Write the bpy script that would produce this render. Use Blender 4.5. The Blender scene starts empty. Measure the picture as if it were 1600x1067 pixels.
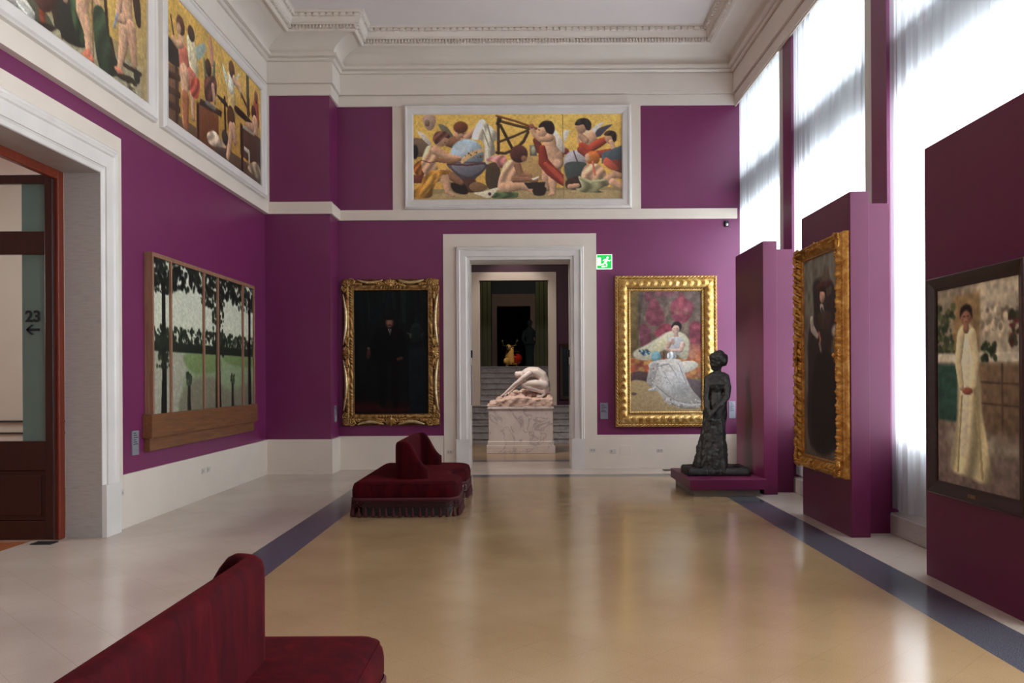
import bpy, bmesh, math, random
import numpy as np
from mathutils import Vector, Matrix
R=math.radians; PI=math.pi
random.seed(7)
scene=bpy.context.scene; COL=scene.collection
# ------------------------------------------------------------------ object helpers
def setp(o,label=None,cat=None,group=None,kind=None):
    if label: o['label']=label
    if cat: o['category']=cat
    if group: o['group']=group
    if kind: o['kind']=kind
    return o
def empty(name,loc,rz=0,label=None,cat=None,group=None,kind=None):
    o=bpy.data.objects.new(name,None); o.empty_display_size=.1; COL.objects.link(o)
    o.location=loc; o.rotation_euler=(0,0,rz)
    return setp(o,label,cat,group,kind)
def copy_tree(o,parent=None):
    c=o.copy(); COL.objects.link(c); c.parent=parent
    for ch in list(o.children): copy_tree(ch,c)
    return c
class MB:
    """collects shapes that become ONE mesh object"""
    def __init__(s): s.v=[]; s.f=[]; s.sm=[]
    def add(s,vs,fs,smooth=False,mat=None):
        b=len(s.v)
        for p in vs:
            s.v.append(tuple(mat@Vector(p)) if mat is not None else tuple(p))
        for f in fs: s.f.append(tuple(b+i for i in f)); s.sm.append(smooth)
        return s
    def box(s,x0,x1,y0,y1,z0,z1,mat=None):
        return s.add([(x0,y0,z0),(x1,y0,z0),(x1,y1,z0),(x0,y1,z0),(x0,y0,z1),(x1,y0,z1),(x1,y1,z1),(x0,y1,z1)],
            [(0,3,2,1),(4,5,6,7),(0,1,5,4),(1,2,6,5),(2,3,7,6),(3,0,4,7)],False,mat)
    def grid(s,P,smooth=True,closed=False):
        n=len(P); m=len(P[0]); vs=[p for r in P for p in r]; fs=[]
        for i in range(n-1):
            for j in range(m if closed else m-1):
                k=(j+1)%m; fs.append((i*m+j,i*m+k,(i+1)*m+k,(i+1)*m+j))
        return s.add(vs,fs,smooth)
    def lathe(s,prof,seg=24,c=(0,0,0),smooth=True,mat=None,cap=True,sx=1,sy=1):
        vs=[];fs=[]
        for r,z in prof:
            for k in range(seg):
                a=2*PI*k/seg; vs.append((c[0]+r*sx*math.cos(a),c[1]+r*sy*math.sin(a),c[2]+z))
        for i in range(len(prof)-1):
            for k in range(seg):
                l=(k+1)%seg; fs.append((i*seg+k,i*seg+l,(i+1)*seg+l,(i+1)*seg+k))
        if cap:
            fs.append(tuple(range(seg-1,-1,-1))); fs.append(tuple((len(prof)-1)*seg+k for k in range(seg)))
        return s.add(vs,fs,smooth,mat)
    def ell(s,c,r,mat=None,nu=12,nv=8):
        vs=[];fs=[]
        for i in range(nv+1):
            t=PI*i/nv
            for k in range(nu):
                a=2*PI*k/nu; p=Vector((r[0]*math.sin(t)*math.cos(a),r[1]*math.sin(t)*math.sin(a),r[2]*math.cos(t)))
                if mat is not None: p=mat@p
                vs.append((c[0]+p.x,c[1]+p.y,c[2]+p.z))
        for i in range(nv):
            for k in range(nu):
                l=(k+1)%nu; fs.append((i*nu+k,(i+1)*nu+k,(i+1)*nu+l,i*nu+l))
        return s.add(vs,fs,True)
    def tube(s,pts,rad,seg=8,closed=False):
        pts=[Vector(p) for p in pts]; n=len(pts); rad=rad if isinstance(rad,(list,tuple)) else [rad]*n
        rows=[]; up=Vector((0,0,1)); prev=None
        for i,p in enumerate(pts):
            a=pts[(i-1)%n] if (closed or i>0) else p; b=pts[(i+1)%n] if (closed or i<n-1) else p
            t=(b-a).normalized() if (b-a).length>1e-9 else Vector((0,0,1))
            if prev is None:
                u=t.cross(up); u=t.cross(Vector((1,0,0))) if u.length<1e-3 else u
            else: u=prev-t*prev.dot(t)
            u.normalize(); prev=u; w=t.cross(u)
            rows.append([tuple(p+(u*math.cos(2*PI*k/seg)+w*math.sin(2*PI*k/seg))*rad[i]) for k in range(seg)])
        if closed: rows.append(rows[0])
        s.grid(rows,True,True)
        if not closed:
            b=len(s.v)-len(rows)*seg
            s.f.append(tuple(b+k for k in range(seg))); s.sm.append(False)
            s.f.append(tuple(b+(len(rows)-1)*seg+k for k in range(seg-1,-1,-1))); s.sm.append(False)
        return s
    def prism(s,outline,y0,y1,mat=None):            # outline in (x,z), extruded along y
        n=len(outline); vs=[(x,y0,z) for x,z in outline]+[(x,y1,z) for x,z in outline]
        fs=[tuple(range(n)),tuple(range(2*n-1,n-1,-1))]+[(i,n+i,n+(i+1)%n,(i+1)%n) for i in range(n)]
        return s.add(vs,fs,False,mat)
    def build(s,name,mat,parent=None,origin=None,bevel=0,label=None,cat=None,group=None,kind=None,fix=True):
        me=bpy.data.meshes.new(name)
        o0=Vector(origin) if origin is not None else Vector((0,0,0))
        me.from_pydata([tuple(Vector(p)-o0) for p in s.v],[],s.f); me.polygons.foreach_set('use_smooth',s.sm)
        me.update()
        if fix:
            bm=bmesh.new(); bm.from_mesh(me); bmesh.ops.recalc_face_normals(bm,faces=bm.faces); bm.to_mesh(me); bm.free()
        me.materials.append(mat)
        o=bpy.data.objects.new(name,me); COL.objects.link(o)
        if parent is not None: o.parent=parent
        o.location=o0
        if bevel:
            m=o.modifiers.new('bevel','BEVEL'); m.width=bevel; m.segments=2; m.limit_method='ANGLE'; m.angle_limit=R(40)
        return setp(o,label,cat,group,kind)
def remesh(o,vox,smooth=4,rough=None):
    m=o.modifiers.new('r','REMESH'); m.mode='VOXEL'; m.voxel_size=vox
    m2=o.modifiers.new('s','SMOOTH'); m2.factor=.5; m2.iterations=smooth
    dg=bpy.context.evaluated_depsgraph_get(); dg.update()
    me=bpy.data.meshes.new_from_object(o.evaluated_get(dg)); o.modifiers.clear()
    mat=o.data.materials[0]; o.data=me
    if not me.materials: me.materials.append(mat)
    from mathutils import noise
    if rough:
        for amp,sc in rough:
            ns=[v.normal.copy() for v in me.vertices]
            for v,n in zip(me.vertices,ns): v.co+=n*amp*noise.noise(Vector(v.co)*sc)
    me.polygons.foreach_set('use_smooth',[True]*len(me.polygons)); me.update()
    return o
def cap_chain(mb,pts,step=.35,sy=1.0):
    """overlapping spheres along (x,y,z,r) joints: a tapering limb, fused later by remesh"""
    for a,b in zip(pts,pts[1:]):
        L=math.dist(a[:3],b[:3]); n=max(2,int(L/(step*min(a[3],b[3])))+1)
        for i in range(n+1):
            t=i/n; p=[a[k]+(b[k]-a[k])*t for k in range(4)]
            mb.ell(p[:3],(p[3],p[3]*sy,p[3]),nu=10,nv=7)
# ------------------------------------------------------------------ materials
def srgb(r,g,b):
    return tuple((c/255/12.92 if c/255<=.04045 else ((c/255+.055)/1.055)**2.4) for c in (r,g,b))+(1,)
class N:
    def __init__(s,name):
        s.m=bpy.data.materials.new(name); s.m.use_nodes=True; s.t=s.m.node_tree; s.n=s.t.nodes; s.l=s.t.links
        s.b=s.n['Principled BSDF']; s.out=s.n['Material Output']
    def node(s,kind,**kw):
        n=s.n.new(kind)
        for k,v in kw.items():
            if k in n.inputs: n.inputs[k].default_value=v
            else: setattr(n,k,v)
        return n
    def link(s,a,b): s.l.new(a,b)
    def coords(s): return s.node('ShaderNodeTexCoord').outputs['Object']
    def noise(s,scale,detail=4,vec=None,rough=.55,dist=0):
        n=s.node('ShaderNodeTexNoise',Scale=scale,Detail=detail,Roughness=rough,Distortion=dist)
        s.link(vec if vec is not None else s.coords(),n.inputs['Vector']); return n.outputs['Fac']
    def ramp(s,fac,stops):
        n=s.node('ShaderNodeValToRGB'); e=n.color_ramp.elements
        while len(e)<len(stops): e.new(.5)
        for i,(p,c) in enumerate(stops): e[i].position=p; e[i].color=c
        s.link(fac,n.inputs['Fac']); return n.outputs['Color']
    def mix(s,fac,a,b):
        n=s.node('ShaderNodeMix',data_type='RGBA')
        for x,i in ((fac,0),(a,6),(b,7)):
            if hasattr(x,'links'): s.link(x,n.inputs[i])
            else: n.inputs[i].default_value=x
        return n.outputs[2]
    def math(s,op,a,b=0.0,clamp=False):
        n=s.node('ShaderNodeMath',operation=op,use_clamp=clamp)
        for x,i in ((a,0),(b,1)):
            if hasattr(x,'links'): s.link(x,n.inputs[i])
            else: n.inputs[i].default_value=x
        return n.outputs[0]
    def bump(s,fac,strength=.2,dist=.01):
        n=s.node('ShaderNodeBump',Strength=strength,Distance=dist); s.link(fac,n.inputs['Height']); s.link(n.outputs[0],s.b.inputs['Normal'])
    def set(s,**kw):
        for k,v in kw.items():
            k=k.replace('_',' ')
            if hasattr(v,'links'): s.link(v,s.b.inputs[k])
            else: s.b.inputs[k].default_value=v
        return s
def mottled(name,c,rough=.5,scale=6,amt=.12,bump=0,bscale=80,metal=0,spec=.5):
    n=N(name); f=n.noise(scale); lo=tuple(v*(1-amt) for v in c[:3])+(1,); hi=tuple(min(1,v*(1+amt)) for v in c[:3])+(1,)
    n.set(Base_Color=n.ramp(f,[(.3,lo),(.7,hi)]),Roughness=rough,Metallic=metal); n.b.inputs['Specular IOR Level'].default_value=spec
    if bump: n.bump(n.noise(bscale,3),bump)
    return n.m
M={}
M['purple']=mottled('purple_paint',srgb(112,33,82),.36,1.5,.05,.03,140,0,.6)
M['panel_purple']=mottled('panel_purple_paint',srgb(94,22,60),.42,1.5,.05,.03,140,0,.4)
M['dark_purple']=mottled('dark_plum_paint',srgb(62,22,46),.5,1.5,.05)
M['white']=mottled('cream_paint',srgb(220,207,192),.5,2,.03,.04,60)
M['cornice']=mottled('cornice_plaster',srgb(222,212,200),.6,2,.03,.04,60)
M['ceil']=mottled('ceiling_plaster',srgb(226,218,215),.7,1,.02)
M['marble_white']=mottled('white_marble_trim',srgb(218,212,205),.32,3,.05,.02,50)
def m_travertine():
    n=N('pale_travertine'); mp=n.node('ShaderNodeMapping'); mp.inputs['Scale'].default_value=(3,3,26); n.link(n.coords(),mp.inputs[0])
    f=n.noise(2.5,6,mp.outputs[0],.6); n.set(Base_Color=n.ramp(f,[(.3,srgb(156,148,141)),(.5,srgb(166,158,151)),(.7,srgb(170,163,157))]),Roughness=.35)
    return n.m
M['travertine']=m_travertine()
def m_carrara(name,a,b,vein,rough=.3):
    n=N(name); f=n.noise(1.5,7,None,.62,1.1); g=n.noise(4,5,None,.6,.8)
    base=n.ramp(g,[(.3,a),(.7,b)]); v=n.ramp(f,[(.475,(0,0,0,1)),(.5,(1,1,1,1)),(.52,(0,0,0,1))])
    n.set(Base_Color=n.mix(n.math('MULTIPLY',v,.6),base,vein),Roughness=rough); return n.m
M['carrara']=m_carrara('veined_pink_marble',srgb(216,206,198),srgb(230,222,216),srgb(140,134,138))
M['grey_marble']=m_carrara('grey_stair_marble',srgb(150,146,146),srgb(176,172,170),srgb(96,94,98))
M['statue_marble']=mottled('carved_white_marble',srgb(226,212,204),.42,6,.06,.06,40)
M['statue_rock']=mottled('rough_carved_marble',srgb(206,178,162),.6,8,.1,.3,30)
def m_floor():
    n=N('polished_terrazzo_floor'); sep=n.node('ShaderNodeSeparateXYZ'); co=n.coords(); n.link(co,sep.inputs[0]); x,y=sep.outputs[0],sep.outputs[1]
    def inside(v,a,b): return n.math('MULTIPLY',n.math('GREATER_THAN',v,a),n.math('LESS_THAN',v,b))
    tanA=n.math('MULTIPLY',inside(x,-2.10,2.67),inside(y,-2.2,13.2)); ringA=n.math('MULTIPLY',inside(x,-2.49,3.06),inside(y,-2.6,13.55))
    tanB=n.math('MULTIPLY',inside(x,-3.2,3.2),inside(y,15.92,19.75)); ringB=n.math('MULTIPLY',inside(x,-3.5,3.5),inside(y,15.6,20.05))
    tan=n.math('MAXIMUM',tanA,tanB); ring=n.math('MAXIMUM',ringA,ringB)
    g=n.noise(160,3,None,.7); g2=n.noise(1.1,3); gg=n.math('ADD',n.math('MULTIPLY',g,.7),n.math('MULTIPLY',g2,.3))
    ctan=n.ramp(gg,[(.36,srgb(144,116,82)),(.5,srgb(158,130,95)),(.64,srgb(170,144,109))])
    cbei=n.ramp(gg,[(.36,srgb(170,153,140)),(.5,srgb(184,168,155)),(.64,srgb(196,181,168))])
    cblu=n.ramp(g,[(.36,srgb(54,56,64)),(.5,srgb(74,76,84)),(.64,srgb(100,102,110))])
    col=n.mix(ring,cbei,cblu); col=n.mix(tan,col,ctan)
    par=n.math('MULTIPLY',n.math('LESS_THAN',x,-4.9),n.math('LESS_THAN',y,20)); col=n.mix(par,col,n.ramp(g2,[(.3,srgb(150,86,52)),(.7,srgb(176,108,68))]))
    def joint(a,b,per):           # thin joint lines of the diagonal slabs
        s=n.math('ADD',n.math('MULTIPLY',x,a),n.math('MULTIPLY',y,b)); fr=n.math('FRACT',n.math('DIVIDE',s,per))
        return n.math('LESS_THAN',n.math('ABSOLUTE',n.math('SUBTRACT',fr,.5)),.005)
    j=n.math('MAXIMUM',joint(.7071,.7071,.331),joint(.7071,-.7071,.331)); j=n.math('MULTIPLY',n.math('MULTIPLY',j,n.math('SUBTRACT',1.0,n.math('SUBTRACT',ring,tan),True)),.26)
    col=n.mix(j,col,srgb(110,84,56))
    rr=n.math('ADD',n.math('MULTIPLY',g2,.08),.13)
    n.set(Base_Color=col,Roughness=rr); n.b.inputs['Specular IOR Level'].default_value=.55
    n.bump(n.noise(3,2),.02,.02)
    return n.m
M['floor']=m_floor()
def m_velvet():
    n=N('crimson_velvet'); mp=n.node('ShaderNodeMapping'); mp.inputs['Scale'].default_value=(7,7,1.6); n.link(n.coords(),mp.inputs[0])
    f=n.noise(1.6,5,mp.outputs[0],.6,.6); n.set(Base_Color=n.ramp(f,[(.3,srgb(36,0,4)),(.55,srgb(56,1,7)),(.75,srgb(76,4,11))]),Roughness=.85)
    n.b.inputs['Sheen Weight'].default_value=.16; n.b.inputs['Sheen Roughness'].default_value=.35; n.b.inputs['Sheen Tint'].default_value=srgb(190,40,50); n.b.inputs['Specular IOR Level'].default_value=.1
    n.bump(n.noise(260,2),.15,.003); return n.m
M['velvet']=m_velvet()
M['fringe']=mottled('crimson_cord',srgb(66,1,10),.8,40,.25,.3,300)
M['sofa_base']=mottled('dark_sofa_plinth',srgb(44,40,38),.7,10,.1)
def m_gold(name,a,b,c,rough=.38,scale=14):
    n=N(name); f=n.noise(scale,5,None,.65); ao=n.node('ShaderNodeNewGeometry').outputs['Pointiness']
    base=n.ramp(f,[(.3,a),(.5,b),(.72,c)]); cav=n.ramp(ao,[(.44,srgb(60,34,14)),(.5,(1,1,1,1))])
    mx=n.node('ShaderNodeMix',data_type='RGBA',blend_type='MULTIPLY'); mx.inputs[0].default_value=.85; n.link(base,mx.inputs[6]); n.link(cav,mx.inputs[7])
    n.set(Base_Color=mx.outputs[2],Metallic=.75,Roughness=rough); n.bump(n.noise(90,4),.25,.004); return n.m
M['gold']=m_gold('bright_gilding',srgb(176,126,58),srgb(212,170,98),srgb(232,204,146),.36)
M['gold_red']=m_gold('warm_gilding',srgb(136,84,30),srgb(186,132,58),srgb(222,178,100),.36)
M['gold_brown']=m_gold('brown_worn_gilding',srgb(70,42,24),srgb(112,72,38),srgb(146,104,60),.4)
M['gold_highlight']=m_gold('highlight_gilding',srgb(150,122,80),srgb(204,180,132),srgb(228,212,172),.3)  # paler gold for the scroll rails: their bright highlights put into the colour
M['gold_old']=m_gold('dark_old_gilding',srgb(120,84,40),srgb(168,130,74),srgb(206,172,112),.34)
def m_wood(name,a,b,rough=.35,ax=2):
    n=N(name); mp=n.node('ShaderNodeMapping'); sc=[22,22,22]; sc[ax]=1.2; mp.inputs['Scale'].default_value=sc; n.link(n.coords(),mp.inputs[0])
    f=n.noise(1.6,6,mp.outputs[0],.6,.8); n.set(Base_Color=n.ramp(f,[(.3,a),(.7,b)]),Roughness=rough); n.bump(f,.08,.004); return n.m
M['mahogany']=m_wood('dark_mahogany',srgb(38,12,9),srgb(56,19,12),.3)
M['red_wood']=m_wood('reddish_door_frame',srgb(92,30,14),srgb(124,46,22),.32)
M['oak']=m_wood('oak_stile',srgb(120,82,60),srgb(156,114,88),.5)
M['oak_board']=m_wood('brown_board',srgb(92,56,30),srgb(132,86,50),.45,0)
M['ebony']=m_wood('dark_brown_frame',srgb(32,17,14),srgb(54,29,23),.35,0)
M['bronze']=mottled('dark_bronze',srgb(33,30,27),.58,9,.3,.5,45,.3)
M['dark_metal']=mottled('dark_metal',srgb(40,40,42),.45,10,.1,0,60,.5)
M['plaque']=mottled('grey_label_panel',srgb(128,128,136),.45,4,.05)
M['ink']=mottled('dark_ink',srgb(16,18,20),.9,8,.1)
M['plastic']=mottled('ivory_plastic',srgb(200,192,180),.45,8,.03)
M['plastic_dark']=mottled('darker_plastic',srgb(158,150,142),.5,8,.03)  # plastic a tone darker than the cover plates, for the socket inserts
M['grey_paint']=mottled('grey_plinth_paint',srgb(124,120,108),.5,5,.05)
M['brass']=mottled('aged_brass',srgb(120,92,60),.4,30,.15,0,50,.7)
M['frame_white']=mottled('white_window_paint',srgb(206,202,196),.45,4,.03)
def m_curtain():
    n=N('white_sheer_curtain'); t=n.node('ShaderNodeBsdfTranslucent'); t.inputs[0].default_value=(.41,.43,.45,1); d=n.node('ShaderNodeBsdfDiffuse'); d.inputs[0].default_value=(.74,.76,.8,1)
    tr=n.node('ShaderNodeBsdfTransparent'); tr.inputs[0].default_value=(.97,.98,1,1); f=n.noise(400,1)
    m1=n.node('ShaderNodeMixShader'); m1.inputs[0].default_value=.3; n.link(t.outputs[0],m1.inputs[1]); n.link(d.outputs[0],m1.inputs[2])
    m2=n.node('ShaderNodeMixShader'); n.link(n.math('ADD',n.math('MULTIPLY',f,.06),.03),m2.inputs[0]); n.link(m1.outputs[0],m2.inputs[1]); n.link(tr.outputs[0],m2.inputs[2])
    n.link(m2.outputs[0],n.out.inputs[0]); return n.m
M['curtain']=m_curtain()
def m_glass(name,tint,gl=.08):
    n=N(name); tr=n.node('ShaderNodeBsdfTransparent'); g=n.node('ShaderNodeBsdfGlossy',Roughness=.02)
    f=n.noise(1.5,1); tr_c=n.ramp(f,[(.2,tint),(.8,tuple(min(1,v*1.02) for v in tint[:3])+(1,))]); n.link(tr_c,tr.inputs[0])
    m=n.node('ShaderNodeMixShader'); m.inputs[0].default_value=gl; n.link(tr.outputs[0],m.inputs[1]); n.link(g.outputs[0],m.inputs[2]); n.link(m.outputs[0],n.out.inputs[0]); return n.m
M['glass']=m_glass('clear_window_glass',(.96,.98,1,1),.04)
M['door_glass']=m_glass('door_glass',(.9,.93,.92,1),.05)
M['teal_glass']=mottled('frosted_teal_glass',srgb(104,122,118),.3,2,.06)
def m_paint(name,rough,bump,spec=.4,tess=0):
    n=N(name); a=n.node('ShaderNodeVertexColor',layer_name='paint'); f=n.noise(120,3)
    mx=n.node('ShaderNodeMix',data_type='RGBA',blend_type='MULTIPLY'); mx.inputs[0].default_value=1; n.link(a.outputs[0],mx.inputs[6]); n.link(n.ramp(f,[(.25,(.93,.93,.93,1)),(.75,(1.06,1.06,1.06,1))]),mx.inputs[7])
    out=mx.outputs[2]
    if tess:                       # joints between the glass tesserae
        v=n.node('ShaderNodeTexVoronoi',feature='DISTANCE_TO_EDGE',Scale=tess); n.link(n.coords(),v.inputs['Vector'])
        m3=n.node('ShaderNodeMix',data_type='RGBA',blend_type='MULTIPLY'); m3.inputs[0].default_value=1; n.link(out,m3.inputs[6]); n.link(n.ramp(v.outputs['Distance'],[(.0,(.80,.77,.73,1)),(.12,(1.06,1.06,1.05,1))]),m3.inputs[7]); out=m3.outputs[2]
    n.set(Base_Color=out,Roughness=rough); n.b.inputs['Specular IOR Level'].default_value=spec
    n.bump(f,bump,.003); return n.m
M['oil']=m_paint('oil_paint',.5,.05,.2)
M['mosaic']=m_paint('mosaic_tesserae',.35,.08,.4,34)
M['varnish']=m_paint('dark_varnished_oil',.42,.1,.12)
def m_emit(name,c,s,rough=.4):
    n=N(name); f=n.noise(20,1); col=n.ramp(f,[(.2,tuple(v*.95 for v in c[:3])+(1,)),(.8,c)]); n.set(Base_Color=col,Roughness=rough,Emission_Color=col,Emission_Strength=s); return n.m
M['sign_green']=m_emit('lit_green_sign',srgb(20,190,80),.55)
M['sign_white']=m_emit('lit_white_symbol',srgb(240,255,235),.75)
# ---- painter: rasterises a list of brush strokes (canvas centimetres) to colours ----
def hexc(h):
    return np.array([int(h[i:i+2],16)/255.0 for i in (0,2,4)])
def smooth_ring(p,n=5):
    p=np.array(p,float); out=[]; k=len(p)
    for i in range(k):
        a,b,c,d=p[i-1],p[i],p[(i+1)%k],p[(i+2)%k]
        for t in np.linspace(0,1,n,endpoint=False):
            out.append(.5*((2*b)+(c-a)*t+(2*a-5*b+4*c-d)*t*t+(3*b-a-3*c+d)*t**3))
    return np.array(out)
class Painting:
    def __init__(s,w,h,res,seed=1):
        s.w,s.h=w,h; s.nx=max(2,int(w/res)+1); s.ny=max(2,int(h/res)+1)
        s.X,s.Y=np.meshgrid(np.linspace(0,w,s.nx),np.linspace(0,h,s.ny))
        s.img=np.zeros((s.ny,s.nx,3)); s.r=np.random.default_rng(seed)
    def lay(s,m,c,f=None):
        c=np.broadcast_to(c,s.img.shape) if f is None else c*f[...,None]
        s.img=s.img*(1-m[...,None])+c*m[...,None]
    def noise(s,cx,cy):
        a=s.r.random((max(2,int(s.h/cy)+2),max(2,int(s.w/cx)+2)))
        u=s.X/cx; v=s.Y/cy; i=np.minimum(u.astype(int),a.shape[1]-2); j=np.minimum(v.astype(int),a.shape[0]-2)
        u=np.clip(u-i,0,1); v=np.clip(v-j,0,1); u=u*u*(3-2*u); v=v*v*(3-2*v)
        return (a[j,i]*(1-u)+a[j,i+1]*u)*(1-v)+(a[j+1,i]*(1-u)+a[j+1,i+1]*u)*v
    def seg(s,ax,ay,ar,bx,by,br):
        dx,dy=bx-ax,by-ay; L=dx*dx+dy*dy+1e-9
        t=np.clip(((s.X-ax)*dx+(s.Y-ay)*dy)/L,0,1)
        qx=s.X-ax-t*dx; qy=s.Y-ay-t*dy; r=ar+(br-ar)*t
        return np.hypot(qx,qy)-r,qx/(r+1e-6),qy/(r+1e-6)
    def draw(s,ops):
        for o in ops:
            k=o[0]
            if k=='g':                                   # vertical gradient
                t=(s.Y/s.h)[...,None]; s.img=hexc(o[1])*(1-t)+hexc(o[2])*t
            elif k=='b':                                 # ellipse x,y,rx,ry,deg,colour,soft,shade
                _,x,y,rx,ry,an,c,so,sh=o; a=math.radians(an); dx,dy=s.X-x,s.Y-y
                u=(dx*math.cos(a)+dy*math.sin(a))/rx; v=(-dx*math.sin(a)+dy*math.cos(a))/ry
                d=np.hypot(u,v); m=np.clip((1-d)/max(so,.02)+.5,0,1)
                s.lay(m,hexc(c),1-sh*np.clip(.45*dx/rx+.75*dy/ry,-.55,1.2))
            elif k=='p':                                 # filled outline colour,soft,shade,round,pts
                _,c,so,sh,rd,fl=o; p=list(zip(fl[::2],fl[1::2])); q=smooth_ring(p) if rd else np.array(p,float)
                ins=np.zeros(s.X.shape,bool); dm=np.full(s.X.shape,1e9)
                for i in range(len(q)):
                    (x1,y1),(x2,y2)=q[i-1],q[i]
                    if y1!=y2: ins^=((y1>s.Y)!=(y2>s.Y))&(s.X<(x2-x1)*(s.Y-y1)/(y2-y1)+x1)
                    dm=np.minimum(dm,s.seg(x1,y1,0,x2,y2,0)[0])
                m=np.clip(np.where(ins,dm,-dm)/max(so,.05)+.5,0,1)
                cx,cy=q.mean(0); ex=np.ptp(q[:,0])/2+.1; ey=np.ptp(q[:,1])/2+.1
                f=1-sh*np.clip(.4*(s.X-cx)/ex+.5*(s.Y-cy)/ey,-.6,.9)
                if sh>.3: f=f*(1-.25*np.sin((s.X*.9+s.Y*.35)/max(ex*.14,.6)+2*np.sin(s.Y/ey*2)))
                s.lay(m,hexc(c),f)
            elif k=='l':                                 # tapering limb colour,shade,x,y,r ...
                _,c,sh,fl=o; best=np.full(s.X.shape,1e9); nx=np.zeros(s.X.shape); ny=nx.copy()
                for i in range(0,len(fl)-3,3):
                    d,qx,qy=s.seg(*fl[i:i+6]); w=d<best; best=np.where(w,d,best); nx=np.where(w,qx,nx); ny=np.where(w,qy,ny)
                m=np.clip(.5-best/.6,0,1)
                s.lay(m,hexc(c),1-sh*np.clip(.5*nx+.7*ny+.25*(nx*nx+ny*ny),-.5,1.1))
            elif k=='n':                                 # brush mottling amount,cx,cy
                s.img=s.img*(1+o[1]*(s.noise(o[2],o[3])-.5)[...,None])
            elif k=='v':                                 # overall tone: saturation, gain
                g=s.img.mean(2,keepdims=True); s.img=(g+(s.img-g)*o[1])*o[2]
            elif k=='t':                                 # gold tesserae amount,size
                n=s.noise(o[2],o[2]*1.3); w=np.sin(s.X/o[2]*2.2+3*s.noise(o[2]*9,o[2]*9))*np.sin(s.Y/o[2]*2.2+3*s.noise(o[2]*9,o[2]*9))
                s.img=s.img*(1+o[1]*((n-.5)*1.2+.35*w)[...,None])
            elif k=='f':                                 # scattered foliage: n,x0,y0,x1,y1,rmin,rmax,colours
                _,n,x0,y0,x1,y1,ra,rb,cs=o
                for i in range(n):
                    x=x0+(x1-x0)*s.r.random(); y=y0+(y1-y0)*s.r.random(); r=ra+(rb-ra)*s.r.random()
                    c=hexc(cs[i%len(cs)]); d=np.hypot((s.X-x)/r,(s.Y-y)/(r*(.7+.6*s.r.random())))
                    s.lay(np.clip((1-d)*2.2,0,1)*.9,c*(.8+.4*s.r.random()))
        return s
    def linear(s):
        c=np.clip(s.img,0,1); return np.where(c<=.04045,c/12.92,((c+.055)/1.055)**2.4)
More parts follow.
